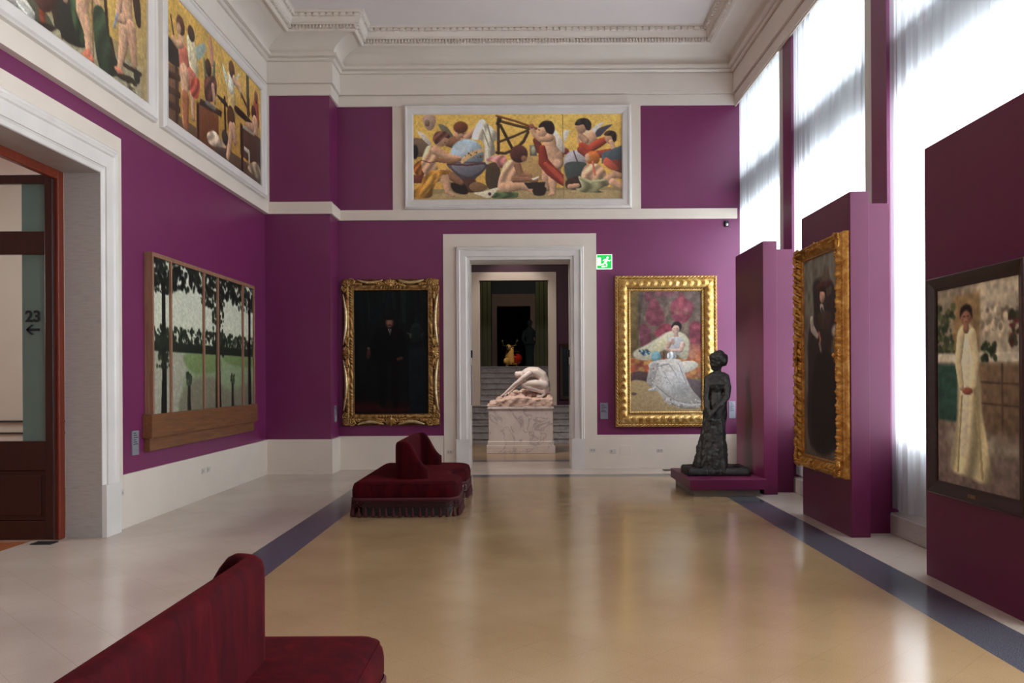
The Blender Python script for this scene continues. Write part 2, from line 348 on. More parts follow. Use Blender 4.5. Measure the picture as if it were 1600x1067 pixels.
PAINTINGS={
 'astronomy':(362,148,1.1,[
('g','E4BC60','CC9E4A'),
('t',0.07,3.5),
('p','8C7A54',1.6,0.1,0,[-4.3,129.8,365.3,127.1,365.3,151.5,-4.3,151.5]),
('p','A88F62',2.2,0.1,1,[-4.3,140.7,131.5,135.2,267.4,132.5,365.3,135.2,365.3,154.2,-4.3,154.2]),
('p','6E5A48',1.6,0.3,1,[-1.6,41.5,17.4,42.9,31,56.5,26.9,70.1,3.8,72.8,-1.6,61.9]),
('b',2.4,64.6,5.8,12.4,0,'241C20',0.3,0.2),
('p','C9BBA8',1.1,0.2,1,[6.5,28,18.8,33.4,30.4,48.3,28.8,53.8,18.8,45.6,12,38]),
('p','A98A78',0.8,0.3,1,[17.4,2.2,37.8,2.2,36.4,21.2,26.9,27.2,18.8,18.5]),
('b',24.2,14.4,4.4,6,0,'7A6450',0.4,0.3),
('p','74705C',0.8,0.2,1,[43.2,15.8,58.2,21.2,69.6,38,63.6,39.6,50,28.8]),
('l','8E6248',0.4,[60.9,48.3,7.7,75.8,48.3,13.2]),
('b',81.3,32,11.5,10.5,0,'C79A78',0.15,0.4),
('b',82.1,22,12.7,10.5,0,'6E3E2A',0.2,0.35),
('l','B58A6C',0.45,[88.1,44.3,6.8,101.6,32,4.5,113.9,18.5,3.6]),
('b',84.8,39.6,2.8,1.1,0,'8E4A40',0.5,0),
('b',78.5,32.9,1.8,0.8,0,'4A2C22',0.5,0),
('b',87,32.9,1.9,0.8,0,'4A2C22',0.5,0),
('b',92.9,71.4,29.4,29.2,0,'8FA0A8',0.08,0.55),
('b',85.3,57.8,12.4,8.4,0,'C0CCD0',0.9,0),
('p','4E4448',1.1,0.3,1,[60.9,83.6,126.1,83.6,120.7,99.9,109.8,109.4,104.4,114.9,85.3,114.9,77.2,108.1,66.3,97.2]),
('p','6C6A72',1.7,0.3,1,[67.7,86.4,120.7,86.4,115.2,99.9,96.2,108.1,77.2,101.3]),
('l','5A3A34',0.3,[59.5,85.8,1.7,93.5,88,1.6,126.1,84.2,1.7]),
('p','4A3024',1.1,0.3,1,[85.3,113.5,107.1,113.5,109.8,129.8,120.7,133.9,88.1,135.2,84,124.4]),
('p','D2AE78',0.8,0.1,0,[81.3,82.3,88.1,71.4,104.4,62.5,124.7,57.8,125.6,62.5,109.8,69,94.8,77.7,84,85.8]),
('f',14,88.1,62.5,120.7,75.5,1,2.2,['6A4430','8A5C38']),
('p','C9BFA8',0.8,0.4,1,[111.2,14.4,120.7,8.1,128.8,15.8,145.1,31.5,146.5,42.9,140.2,48.3,142.4,67.3,133.2,74.1,128.8,86.4,123.9,80.9,123.4,56.5,116.6,44.3,101.6,40.7]),
('l','EDE6D4',0.2,[119.3,11.7,1.4,127.5,48.3,1.3,128.8,75.5,0.8]),
('l','8C8068',0.2,[128.8,18.5,1.1,137,48.3,1.4,138.3,67.3,0.8]),
('l','A09478',0.2,[120.7,26.6,1.1,131.5,56.5,1]),
('l','4A3020',0.3,[147.8,7.6,2.6,147.8,67.9,2.6]),
('l','5C4024',0.3,[151.9,11.7,2.5,177.7,19,2.4,202.7,25,2.4]),
('l','42301E',0.3,[151.1,18.5,2.5,172.3,60.6,2.5]),
('l','4A3420',0.3,[148.4,47.8,2.2,175,38,2.2,199.5,27.2,1.9]),
('l','4A3420',0.3,[144.6,66.3,2.5,158.7,67.9,2.5,177.7,60.6,2.6,191.3,47,2.8,199.5,30.7,2.5]),
('l','3A281C',0.3,[146.5,15.8,3.3,150,8.1,3.8]),
('l','7A4A2C',0.4,[144.6,2.2,1.9,177.7,11.7,1.8,214.4,25.3,2.2]),
('p','4A3C2C',1.4,0.3,1,[128.8,87.7,147.8,86.4,150.6,127.1,131.5,129.8,124.7,113.5]),
('p','B08C58',1.1,0.2,0,[179.1,73.3,225.3,72.2,225.3,114.9,179.1,114.9]),
('p','C09A5C',0.8,0.2,0,[207.1,74.1,225.3,73.3,224.5,84.2,207.6,86.4]),
('p','6E6A5C',0.6,0.3,0,[202.2,53.2,214.4,53.2,214.4,72.2,202.2,72.2]),
('b',208.2,62.5,3.3,6.8,0,'A8A088',0.4,0.2),
('l','6E3428',0.4,[213.1,45.6,5.5,219.9,61.9,7.1,236.2,67.3,6.6,264.7,70.1,4.9]),
('b',264.7,67.3,6,8.4,0,'70302A',0.2,0.3),
('p','CFC4B4',1.1,0.25,1,[241.6,28,251.1,32,262,53.8,261.4,67.9,251.1,59.2,244.3,45.6]),
('p','CDC6BA',1.1,0.2,1,[260.6,30.7,270.7,28,267.4,40.2,262,48.3]),
('l','B58A6C',0.45,[233.5,97.2,10,229.4,113.5,7.1,231.5,129.8,4.7]),
('l','C79A78',0.45,[244.3,97.2,12.1,241.6,118.9,7.4,242.4,136.6,4.7]),
('l','C79A78',0.3,[242.4,138.5,3.6,236.2,140.7,2.5]),
('l','C79A78',0.45,[236.2,44.3,11,237.5,59.2,11.5,244.3,75.5,16,245.7,83.6,15.1]),
('b',249.8,85,6.8,7.1,0,'D8AE8C',0.6,0.2),
('l','8A3424',0.5,[223.9,59.2,5.8,226.1,83.6,9.3,237.5,97.2,9.9,256.6,113.5,8.9,266.1,123,5.5]),
('l','B04A34',0.3,[229.4,86.4,3.3,245.7,101.3,4.4,262,118.9,3.3]),
('l','C79A78',0.45,[236.2,40.2,7.7,221.2,42.4,6.1,210.4,34.8,4.7,205.5,22.5,3.7]),
('b',205.5,20.6,4.5,4.2,0,'9A5A48',0.3,0.3),
('b',223.4,29.9,9.3,9.3,0,'C79A78',0.15,0.35),
('p','2E2220',1.1,0.3,1,[218.5,18.5,226.7,11.7,240.2,12.5,245.7,23.9,242.4,34.8,232.1,32,226.7,22.5,218.5,23.4]),
('b',218.5,27.2,1.6,0.8,0,'3A241C',0.5,0),
('p','A8884E',0.8,0.2,0,[261.4,70.1,267.4,70.1,269.6,129.8,260.6,127.1]),
('b',281,84.2,19.8,21.5,0,'9A9496',0.1,0.5),
('l','5A3A38',0.2,[278.3,64.1,1.1,285.1,83.6,1.1,283.7,102.6,1.1]),
('p','3E4440',1.1,0.3,1,[263.3,86.4,298.7,85,298.7,102.6,291.9,118.9,270.1,118.9]),
('p','3A2620',1.4,0.3,1,[267.4,113.5,300,108.1,300,129.8,267.4,129.8]),
('p','CFC9C0',1.1,0.2,1,[306.8,32,319.1,18.5,331.3,14.4,321.8,25.3,315,34.8]),
('p','42404A',0.8,0.2,1,[315,38.8,321.8,25.3,346.2,17.9,335.4,28,324.5,38.8]),
('l','C79A78',0.45,[293.2,48.3,6.8,289.2,40.2,5.5]),
('b',304.1,44.3,14.3,17,10,'C79A78',0.12,0.5),
('l','B58A6C',0.4,[298.7,45.6,6.6,290.5,37.5,5,289.7,30.7,3.6]),
('b',291.9,22.5,9.9,11,0,'B58A6C',0.15,0.35),
('p','2A2422',1.1,0.4,1,[280.5,18.5,286.4,9,300,7.1,308.7,14.4,308.2,26.6,301.4,28,296,18.5,287.8,19.8]),
('l','A8442E',0.5,[291.9,53.8,4.9,305.5,61.9,6.6,321.8,51.1,7.7,332.6,45.6,5.8]),
('l','8E3A2A',0.5,[290.5,61.9,6.1,305.5,72.8,6.6,343.5,67.3,7.2]),
('b',343,40.2,10.5,12.1,0,'B58A6C',0.15,0.3),
('p','3A2A24',1.1,0.4,1,[331.3,34.8,339.4,28.8,351.7,32,353,45.6,347.6,48.3,343.5,38.8,334,38]),
('l','C79A78',0.4,[343.5,48.3,3.9,348.4,61.9,4.1,351.7,68.7,3.6]),
('p','4A5458',1.3,0.3,0,[327.2,67.9,365.3,53.8,365.3,80.9,327.2,86.4]),
('p','6A3428',1.3,0.3,1,[343.5,80.9,365.3,83.6,365.3,102.6,349,99.9]),
('p','B0503C',1.1,0.3,1,[329.9,86.4,334,75.5,346.2,83.6,357.1,97.2,343.5,97.2]),
('b',311.5,76.9,12.6,12.6,0,'B0622E',0.15,0.45),
('b',302.2,75.5,4.4,7.1,0,'C79A78',0.3,0.2),
('p','C79A78',1.1,0.45,1,[291.9,102.6,300,89.1,316.3,86.4,327.2,91.8,335.4,108.1,316.3,116.2,294.6,113.5]),
('l','C86A50',0.3,[311.5,83.6,1.8,315,105.4,1.9]),
('l','B58A6C',0.4,[332.6,118.9,7.9,349,105.4,6.3,359.8,108.1,4.9]),
('l','C79A78',0.4,[346.2,118.9,6.8,362.5,127.1,5.3]),
('p','7E7858',1.1,0.5,1,[286.4,108.1,305.5,114.9,329.9,112.2,338.1,121.7,321.8,132.5,329.9,136.6,294.6,136.6,281,129.8,291.9,127.1]),
('l','A8A078',0.3,[289.2,110.8,2.2,308.2,118.9,2.5,332.6,114.9,2.1]),
('l','B58A6C',0.4,[271.5,126.5,4.4,285.1,124.4,3.8]),
('l','C08A86',0.3,[128.8,78.8,2.8,142.4,76.9,5.5,156,75.5,4.4]),
('p','C27C74',1.1,0.35,1,[126.1,78.2,139.7,74.1,156,71.4,162.8,80.9,158.7,90.4,149.2,93.1,142.4,83.6]),
('p','C79A78',1.1,0.45,1,[160.1,80.9,177.7,80.9,183.2,91.8,177.7,110.8,170.9,129.8,156,135.2,146.5,129.8,147.8,113.5,153.3,97.2]),
('b',156,127.1,9.3,9.3,0,'C79A78',0.4,0.35),
('l','C79A78',0.45,[168.2,125.7,9.4,185.9,123,8.2,199.5,127.1,6,209,136.6,3.8]),
('l','8E6248',0.4,[180.5,89.1,6.3,185.9,105.4,6,202.2,108.1,4.4]),
('l','8E6248',0.4,[175,113.5,5.5,199.5,113.5,4.4,213.1,114.9,3.8]),
('b',183.2,68.7,15.4,15.4,0,'55302A',0.12,0.45),
('b',191.9,76.9,4.9,5.3,0,'8E6248',0.4,0.2),
('p','2C241E',1.1,0.2,0,[191.3,118.9,229.4,117.9,226.7,129.8,199.5,129.8]),
('p','E0D8C8',0.5,0.1,0,[204.9,112.2,218.5,107.5,217.1,110.8,207.6,114.9]),
('p','4C5C3A',0.8,0.35,1,[135.6,140.7,142.4,135.8,177.7,135.8,181.8,140.7,175,145.6,139.7,146.1]),
('p','D6CCB0',0.8,0.15,1,[104.4,136.6,120.7,133.9,147.8,127.1,137,140.7,128.8,145.6,117.9,142]),
('b',132.1,138.5,3,3,0,'4A3428',0.2,0),
('p','7A5A3C',1.1,0.3,1,[96.2,124.4,109.8,116.8,128.8,125.7,120.7,132.5,104.4,133.9]),
('p','241A16',2.1,0.1,1,[63.6,118.9,88.1,121.7,93.5,138,71.7,135.2]),
('p','2C2018',2.1,0.1,1,[207.6,129.8,229.4,127.1,226.7,140.7,210.4,140.7]),
('l','8E6248',0.45,[58.2,102.6,7.9,77.2,114.9,6.1,82.6,118.9,4.4]),
('p','8E5424',1.1,0.4,1,[1.1,86.4,17.4,78.2,22.8,91.8,17.4,105.4,2.4,102.6]),
('p','6A3428',1.1,0.3,0,[-1.1,104,31,106.7,31,118.9,-1.1,118.9]),
('l','C79A78',0.45,[29.6,108.1,12.1,50,104,9.9,56.8,118.9,7.4,59.5,133.9,5,68.5,140.7,3]),
('p','C79A78',1.1,0.45,1,[25.5,53.8,41.9,56.5,44.6,70.1,39.7,83.6,41.9,97.2,33.7,108.1,18.8,102.6,13.3,86.4,17.4,67.3]),
('l','C79A78',0.45,[37.8,61.9,7.7,58.2,72.8,5.8,79.9,76,3.6]),
('l','8E6248',0.3,[41.9,78.2,4.2,63.6,82.3,3.6,79.9,78.2,3]),
('l','7A3A30',0.2,[13.3,78.8,0.8,28.3,83.6,0.8,40.5,80.9,0.8]),
('p','A8742E',1.1,0.55,1,[17.4,108.1,33.7,97.2,52.7,95.9,63.6,102.6,50,105.4,41.9,113.5,33.7,129.8,29.6,143.4,1.1,144.7,1.1,132.5,12,121.7]),
('p','C48C3C',1.1,0.4,1,[22.8,113.5,36.4,102.6,44.6,102.6,33.7,118.9,24.2,135.2,9.2,140.7]),
('b',47.8,42.9,12.6,12.7,0,'C79A78',0.15,0.35),
('p','6C4438',1.1,0.4,1,[33.7,40.2,39.1,30.7,51.4,28,62.2,33.4,62.2,41.5,54.1,39.6,47.3,45.6,39.7,51.1,35.1,47]),
('b',54.9,48.3,1.7,0.8,0,'4A2C22',0.5,0),
('n',0.12,3,3),
('n',0.12,25,25),
('v',0.95,1.12),
('l','3A2A18',0.1,[259.8,-1.1,0.3,260.4,148.8,0.3]),
 ]),
 'crafts':(352,155,1.3,[
('g','D2A850','A67C36'),
('t',0.06,3.5),
('p','5A4632',1.2,0.2,0,[-3.4,142.8,357.9,132.3,358.4,156.5,-3.4,158.3]),
('p','6A4A34',1,0.2,0,[0.5,88.5,37.2,83.6,37.3,147.8,0.5,150.4]),
('l','3A2418',0.2,[29.3,79.7,4.2,29.4,150.2,4.2]),
('l','3A2418',0.2,[0.5,101.7,4,37.2,95,4.2]),
('l','3A2418',0.2,[0.5,119.4,4,37.2,115.6,4.3]),
('l','3A2418',0.2,[0.5,137.1,4,37.3,134,4.2]),
('p','2A1C18',1,0.2,1,[0.5,57.7,21.5,57.9,42.4,65.5,37.2,81.3,0.5,84.1]),
('l','4A2C20',0.2,[13.9,27.7,2,21.5,46.8,2.1]),
('p','90A094',1.2,0.2,1,[86.8,38.7,116.5,19.5,123.9,26.4,104.5,46.2,92.7,48.3]),
('l','D8C8A0',0.4,[75.3,36.2,12.4,82.3,61.9,14.9,75.6,83.4,12.4]),
('l','B58A6C',0.4,[75.6,88.2,8.1,80.4,129.5,5.8]),
('b',75.3,24.4,11.2,9.9,0,'3E2A22',0.2,0.3),
('l','E0D4B4',0.3,[65.2,35.6,4.4,69.8,54.9,5.1]),
('l','C79A78',0.4,[45,46.1,10.8,50.5,64.7,14.3]),
('l','B86450',0.5,[50.5,60.1,14,56,83.5,17.6,82.4,83.3,12.7,87.1,88.9,11.5]),
('p','A84434',1.1,0.4,1,[69.9,87.8,95.8,73.7,103.6,83,93,101.3,75.7,102.4]),
('l','C79A78',0.4,[53.3,84.5,14.3,54.5,114.3,9.9,54.6,144.7,7.7]),
('l','A0603E',0.3,[56.1,113.8,11,56.8,146.4,7.7]),
('l','C79A78',0.4,[45.1,48.4,6.5,31.9,56,4.6,19,53.4,4.1]),
('b',42.3,27.8,12.9,11.7,0,'5E3A2A',0.15,0.4),
('b',37,33.5,6.5,6.7,0,'C79A78',0.4,0.2),
('l','C08070',0.4,[140.1,4.9,3.8,142.8,18.9,6.5,146.8,34.9,5.2]),
('l','64705A',0.3,[117.9,41,3.1,123,61.3,4.9]),
('l','5C6A58',0.3,[154.6,32,3.2,149.7,61.7,5.9]),
('p','5A3028',1.2,0.4,1,[119.9,64.9,158.1,51.1,158.4,79.1,123.2,93.5]),
('b',132.2,46.7,11.2,11.5,0,'46281E',0.2,0.4),
('l','B58A6C',0.4,[148.4,67.2,5.8,153.8,83.2,5.9]),
('p','6E4026',1.2,0.3,0,[90.1,104.7,168.6,100.2,169.2,150.8,90.4,153]),
('p','3A2A20',1.2,0.2,0,[104.9,97.2,182.2,89.4,178.8,98.3,99,106.6]),
('l','2C1C14',0.2,[96,110,3.5,96.3,156.2,3.5]),
('l','6C6A64',0.2,[123.2,96,3.1,155.2,94.2,3.3]),
('l','2A1E18',0.2,[192.3,67.6,3.5,195,111.8,3.5]),
('p','2A2420',0.8,0.2,1,[165,71.7,199.4,70.5,201.7,77.7,168.4,75.7]),
('b',193,123,12.6,10.5,0,'3A342E',0.2,0.3),
('p','B8A088',1.7,0.5,1,[126.7,137.4,152.3,125.9,182.7,131.3,196.8,137.9,169.1,145.6,133.1,148.1]),
('p','4A3A30',1.7,0.3,1,[155.8,146.8,196.8,137.9,189.9,150.4,162.5,152.7]),
('p','B8C0B0',1.3,0.2,1,[184.8,20.5,202.5,32.3,213.3,36.3,206.2,46.9,192,38.8]),
('p','C0C8B8',1.4,0.2,1,[254.2,9.2,239.2,32.5,224.4,43.2,227.9,31.1]),
('l','D0B070',0.4,[216.9,35,14.8,220.9,57.9,17.7,221.3,79.4,14.7]),
('l','D8D4C4',0.3,[220.5,25.7,8.7,217.1,43.1,10.2]),
('b',221.8,15.8,12.3,12.6,0,'5A3422',0.2,0.4),
('l','C79A78',0.4,[231.6,27.1,6.8,254.5,29.9,6.2,260.9,38.8,5.5]),
('l','54361E',0.2,[217.7,86,15.9,221.6,101,16.2]),
('l','C79A78',0.4,[217.9,102.1,9.4,214.5,122.1,8.1,204,146.6,6.4]),
('l','B58A6C',0.4,[229,98.8,8.2,233,116.8,6.8]),
('l','4A4634',0.2,[289.9,0.3,6.5,293.5,56.2,6.6]),
('l','5A3A28',0.2,[262.5,38.2,3.1,299.3,54.3,3.3]),
('p','30281E',1.4,0.2,1,[239.7,62.5,312.2,64.8,312.3,70.6,239.9,73.4]),
('l','A85038',0.4,[330.5,32.5,12.2,333.6,55.1,12.2]),
('b',330.2,19.4,8.8,9.8,0,'7A4A36',0.2,0.3),
('b',318.7,48.1,11.9,11.5,0,'4A2A1E',0.2,0.3),
('l','C79A78',0.4,[325.1,63.7,13.8,325.4,81.3,12.1]),
('l','B58A6C',0.4,[312.3,73.5,7.5,287.3,78.2,6.5]),
('p','4A3424',1.5,0.3,0,[255.4,82.4,352.1,79.4,353.3,133.5,256.2,129.7]),
('p','A09484',1,0.2,0,[267.2,81.5,321.1,79.6,321.2,84,267.3,87.1]),
('l','2A1C14',0.2,[263.4,88.3,4.7,264.5,150.1,4.7]),
('l','B0A490',0.2,[275.8,115.8,3.2,296.3,115.9,3.3,296.6,130.3,3.3]),
('p','8A7860',1.5,0.4,1,[288.5,141,322,123.6,348.7,128.6,350.9,146.2,313.9,146.3]),
('n',0.25,3,3),
('n',0.15,20,20),
('v',0.95,1.05),
 ]),
 'trades':(352,155,1.3,[
('g','D2A850','8E7C58'),
('t',0.06,3.5),
('p','9A9070',0.8,0.1,0,[-23.8,153.9,217.5,134.6,337.2,119.7,336.7,162.4,-23.9,178.1]),
('p','4A4838',1.3,0.2,1,[94.7,156,129.1,134.2,161.2,141.8,166.7,151.3,144.6,158.4,108.9,160.5]),
('l','A09C94',0.5,[109,147.5,8.1,122.2,149.6,9.7,132.3,151.2,7]),
('l','DAD6CC',0.2,[113.9,149.3,1.3,127.2,153.5,1.4]),
('l','BDB8AC',0.2,[122.2,143.5,1.4,137.6,147.9,1.4]),
('l','7A3A24',0.4,[147.6,119.3,6,149.2,139.6,4.9,150.9,149.4,4.5]),
('p','3A2E24',0.9,0.2,1,[154,118.4,180.6,108,184.3,139.5,170.6,146.4,165,134.7]),
('p','2E241E',1.4,0.2,1,[144.6,152.1,172.5,145.6,161,153.6,144.6,155.8]),
('l','5A2E24',0.3,[179.7,106.3,2.8,181.2,150.7,2]),
('p','2C2A22',0.9,0.3,1,[176.6,118.6,207.1,104.7,221.8,136.3,215.2,147.1,180.2,150]),
('p','34422A',0.9,0.5,1,[194.7,103.7,209.3,96.9,230.8,129.1,217.4,143.9,200.6,130.3]),
('l','C79A78',0.45,[218.1,82.4,14,215.6,111.2,10.8,225.2,126.8,7.2,227.3,145.8,5.1]),
('l','B86A50',0.4,[227.2,148.7,5.8,220.6,153,5,232.8,151.8,5.4]),
('l','C79A78',0.3,[238,83.5,6.8,247.1,93.6,4.8]),
('p','2E3A28',1,0.5,1,[237.9,97.8,256.5,91.8,270.9,112.6,278.1,128.2,290.7,137.1,288.1,145.7,263,157.3,246.5,151.3,237.6,126.3]),
('l','7A5A3A',0.3,[234.5,92.2,1.8,236.2,147,1.3]),
('l','3E2A22',0.3,[259.2,68.8,4.8,263.7,100.9,3.3,278.1,130.7,3]),
('p','C4A050',0.9,0.1,0,[261.6,67.7,291.6,58.6,291,111.8,268.4,113.6]),
('l','C79A78',0.45,[302.3,42.1,15.8,302,69.1,15.2,304.4,89.8,17.6]),
('l','C79A78',0.45,[299,95.9,12.1,296.2,114.8,8.9,292.1,129,6.3,288.1,143.2,5]),
('l','B58A6C',0.45,[315.2,89.1,12.1,319.1,105.7,8.8,321.7,122.9,6.3]),
('l','C79A78',0.4,[291.6,58.6,6.3,286.2,86.2,5.5,299.2,83.1,5.2]),
('l','8890A0',0.2,[284.9,84.2,2.1,278.5,99.5,2.1]),
('p','3C2A1E',1,0.3,1,[318.4,46.1,335.2,46.3,337.7,74.3,326.4,75.2]),
('l','3A2A20',0.2,[298.6,131.6,2.4,337.1,127.7,2.6]),
('b',288.1,141.9,10.5,3,0,'C4785C',0.3,0.3),
('p','33291E',1.1,0.2,1,[277.9,148.2,314.6,138.6,328.4,144.1,303.7,148.9]),
('b',327.9,133.7,7.5,7.5,0,'22241E',0.2,0.2),
('p','8C8060',0.9,0.4,1,[301,153.7,317.3,145.4,328.3,154.6,331,160.3,311.7,159]),
('f',14,301,151.1,328.3,154.6,2,5,['3A3024','B0A488']),
('l','C79A78',0.4,[217,78,17,220,55,17,222,38,14]),
('l','B58A6C',0.4,[224,44,7,240,58,6,246,74,5]),
('l','DCD2BC',0.3,[206,34,4,200,52,5,202,66,3]),
('b',224,22,10,12,0,'C79A78',0.2,0.35),
('p','5A3626',1,0.3,1,[214,18,218,9,230,9,235,20,228,15,219,16]),
('b',302,15,10,12,0,'C79A78',0.2,0.35),
('p','2C201C',1,0.3,1,[292,12,296,3,308,3,313,13,306,8,297,9]),
('l','C8C4BC',0.3,[316,36,4,326,20,5,330,12,2]),
('l','6E4034',0.45,[150,120,20,152,92,19,154,78,14]),
('l','C79A78',0.4,[164,84,7,176,98,6,186,112,5]),
('b',156,62,10,12,0,'C79A78',0.2,0.35),
('p','5A3626',1,0.3,1,[146,60,149,50,160,49,166,58,160,55,151,56]),
('p','6A5A44',1,0.3,0,[10,150,12,98,84,96,92,152]),
('p','4E5A5E',1,0.4,1,[16,96,40,70,66,72,80,96,60,104,30,102]),
('l','C79A78',0.4,[48,74,14,50,56,13]),
('b',52,38,10,12,0,'C79A78',0.2,0.35),
('p','2C201C',1,0.3,1,[42,36,46,26,58,26,62,36,55,31,47,32]),
('n',0.25,3,3),
('n',0.15,24,24),
('v',0.95,1.05),
 ]),
 'dark_man':(129,214,1.2,[
('g','0E1415','0B0D0E'),
('n',0.5,4,60),
('l','1C2320',0.1,[24.3,2.7,1.3,27,51.3,0.8]),
('l','1C2320',0.1,[52.7,2.7,1,51.4,18.9,0.8]),
('l','1A211E',0.1,[86.5,2.7,5.2,87.9,54,2.8]),
('l','161C1B',0.1,[67.6,5.4,3.3,70.3,32.4,1.7]),
('p','1A0B0B',6.7,0.1,0,[-2.7,191.6,132.5,191.6,132.5,215.9,-2.7,215.9]),
('p','2A0E10',3.8,0.1,1,[0,197,40.6,199.7,64.9,205.1,124.4,199.7,127.1,209.1,32.5,211.8,0,207.8]),
('p','07090B',2.7,0.1,1,[44.6,67.5,81.1,67.5,91.9,89.1,86.5,113.3,78.4,124.1,77.1,194.3,67.6,197,63.6,134.9,58.1,134.9,54.1,197,44.6,194.3,40.6,124.1,28.4,113.3,32.5,83.7]),
('b',62.2,55.3,7.4,10.4,0,'3E2A22',0.25,0.4),
('b',62.2,56.1,4.7,6.8,0,'7A5444',0.6,0.2),
('b',61.7,48,7.4,3.4,0,'0D0C0D',0.4,0),
('b',62.2,59.9,3.3,1.1,0,'2A1612',0.5,0),
('p','9A968C',0.8,0.1,0,[59.5,66.4,64.9,66.4,63.8,70.7,62.2,72.3,60.6,70.7]),
('l','0A0A0C',0.1,[62.2,66.4,1.1,61.7,75.6,0.8]),
('p','5A5850',0.8,0.1,0,[60,69.1,64.9,69.1,62.7,76.9]),
('b',24.9,110.6,3.3,8.9,5,'4A2C24',0.35,0.4),
('b',24.9,100.4,2.2,2.2,0,'5E5448',0.5,0.2),
('l','583428',0.3,[76.3,119.3,2.4,82.8,117.7,2.6]),
('l','141A1A',0.3,[109.5,48.6,2.2,108.7,56.7,3.3]),
('b',109,75.6,12.1,17.3,0,'161C1C',0.3,0.4),
('b',108.7,62.6,7.7,5.5,0,'1C2423',0.4,0.3),
('l','3C4038',0.2,[93.3,74.2,1.1,98.7,75.6,1.7,98.7,82.3,1.4]),
('l','252A28',0.2,[121.7,74.2,1.1,118.5,78.3,1.3]),
('p','12181A',2.1,0.2,0,[96,99.8,127.1,99.8,127.1,213.2,96,213.2]),
('n',0.3,6,6),
 ]),
 'seated_lady':(124,214,1.0,[
('g','6E5C54','86704E'),
('n',0.3,10,16),
('p','76623C',2.2,0.2,0,[-0,0,14.4,0,13.3,103.3,-0,112]),
('p','5C5048',1.7,0.1,0,[14.4,0,23.1,0,16.5,62.1,13.3,99]),
('b',30.7,7.8,7.2,11.2,0,'7A4850',0.5,0.1),
('b',62.2,3.5,20.3,6.4,0,'82525A',0.6,0.1),
('p','844550',1.7,0.1,1,[27.4,38.2,40.5,10,57.9,38.2,57.9,55.6,42.6,62.1,29.6,55.6]),
('p','7C4450',1.7,0.1,1,[16.5,64.2,25.2,57.7,36.1,70.8,33.9,94.6,18.7,96.8]),
('p','8E3E4A',2.2,0.1,1,[41.6,75.1,57.9,57.7,73.1,62.1,75.3,81.6,57.9,85.9]),
('p','8C4450',1.7,0.1,1,[70.9,23,84,10,89.4,1.3,95.9,11.1,110.1,23,107.9,40.4,97,55.6,79.6,55.6,72,42.5]),
('b',81.4,36.5,5.1,7.2,0,'8C5450',0.7,0.1),
('b',97.5,36.5,5.1,7.2,0,'8C5450',0.7,0.1),
('l','984850',0.1,[89.4,5.6,1.1,89.4,53.4,1.1]),
('b',81.4,37.1,2.6,4,0,'92605A',0.8,0),
('b',97.5,37.1,2.6,4,0,'92605A',0.8,0),
('p','9A4A52',1.1,0.1,1,[85.1,14.3,89.4,7.8,93.8,14.3,93.1,25.2,89.4,31.7,85.7,25.2]),
('p','7A3844',0.9,0.1,1,[76.4,44.7,89.4,41.5,102.5,44.7,97,53.4,81.8,53.4]),
('p','843C46',2.6,0.1,1,[103.6,62.1,114.4,53.4,124.4,62.1,124.4,94.6,105.7,94.6]),
('p','945648',2.6,0.1,0,[104.6,94.6,124.4,94.6,124.4,129.4,101.4,125]),
('p','B8703C',2.7,0.2,0,[-0,118.5,124.4,120.7,124.4,155.4,-0,155.4]),
('n',0.35,8,8),
('f',26,1.3,120.7,36.1,144.5,4,9,['A04A34','C08A4C','8A5040']),
('f',26,97,107.7,123.1,155.4,4,9,['A8583C','C0884C','96604A']),
('p','5C4444',2.1,0.2,1,[-0,146.7,18.7,142.4,36.1,151.1,27.4,164.1,-0,161.9]),
('p','5A4A4C',2.5,0.2,1,[94.8,157.6,124.4,164.1,124.4,198.8,110.1,190.1]),
('p','B09468',2.2,0.1,1,[-0.9,161.9,36.1,164.1,64.4,185.8,84,207.5,125.3,209.7,125.3,216.2,-0.9,216.2]),
('b',5.7,182.5,4.7,2.6,0,'6A5448',0.5,0.1),
('p','C2B89A',3,0.25,1,[5.7,107.7,25.2,96.8,47,83.8,64.4,72.9,79.6,70.8,94.8,77.3,102.5,90.3,101.4,112,94.8,122.8,79.6,112,57.9,103.3,40.5,120.7,20.9,122.8,7.8,118.5]),
('p','D0C49A',2.2,0.2,1,[41.6,99,57.9,83.8,66.6,85.9,62.2,101.1,49.2,107.7]),
('f',26,15.4,104.4,36.1,113.1,2,3.4,['3A5868','A8C0C4','5A7C88','24404E']),
('p','C8C0B0',1.3,0.2,1,[88.3,127.2,110.1,125,117.7,133.7,94.8,145.6]),
('b',81.4,63.2,8.5,9.4,0,'30282A',0.2,0.2),
('b',79.2,67.5,6.5,8.6,-8,'C8A08C',0.2,0.3),
('p','2C2426',0.9,0.2,1,[72,62.1,76.4,56.6,85.1,55.6,88.3,64.2,85.1,62.1,77.4,61,72.7,66.4]),
('b',77,66.8,1.1,0.6,0,'3A2A28',0.5,0),
('b',81.8,66.8,1.1,0.6,0,'3A2A28',0.5,0),
('b',79.6,72.3,1.7,0.6,0,'8A3C3C',0.5,0),
('l','C09884',0.3,[79.6,74,3,80.1,81.6,4.7]),
('p','B4B0B0',1.3,0.3,1,[65.5,85.9,77.4,81.6,88.3,82.7,93.8,89.2,91.6,101.1,84,112,70.9,112,67.7,99]),
('b',74.2,90.3,3.6,5.8,0,'B89080',0.6,0.1),
('l','C09884',0.35,[67.7,92.5,4.3,63.3,103.3,3.4,70.9,106.6,2.5]),
('l','CCA490',0.35,[91.6,94.6,4.5,88.3,105.5,3.2,73.1,105.9,2.5]),
('p','BFC4C4',1.1,0.4,1,[64.4,112,72,107.7,79.6,114.2,77.4,120.7,66.6,122.8]),
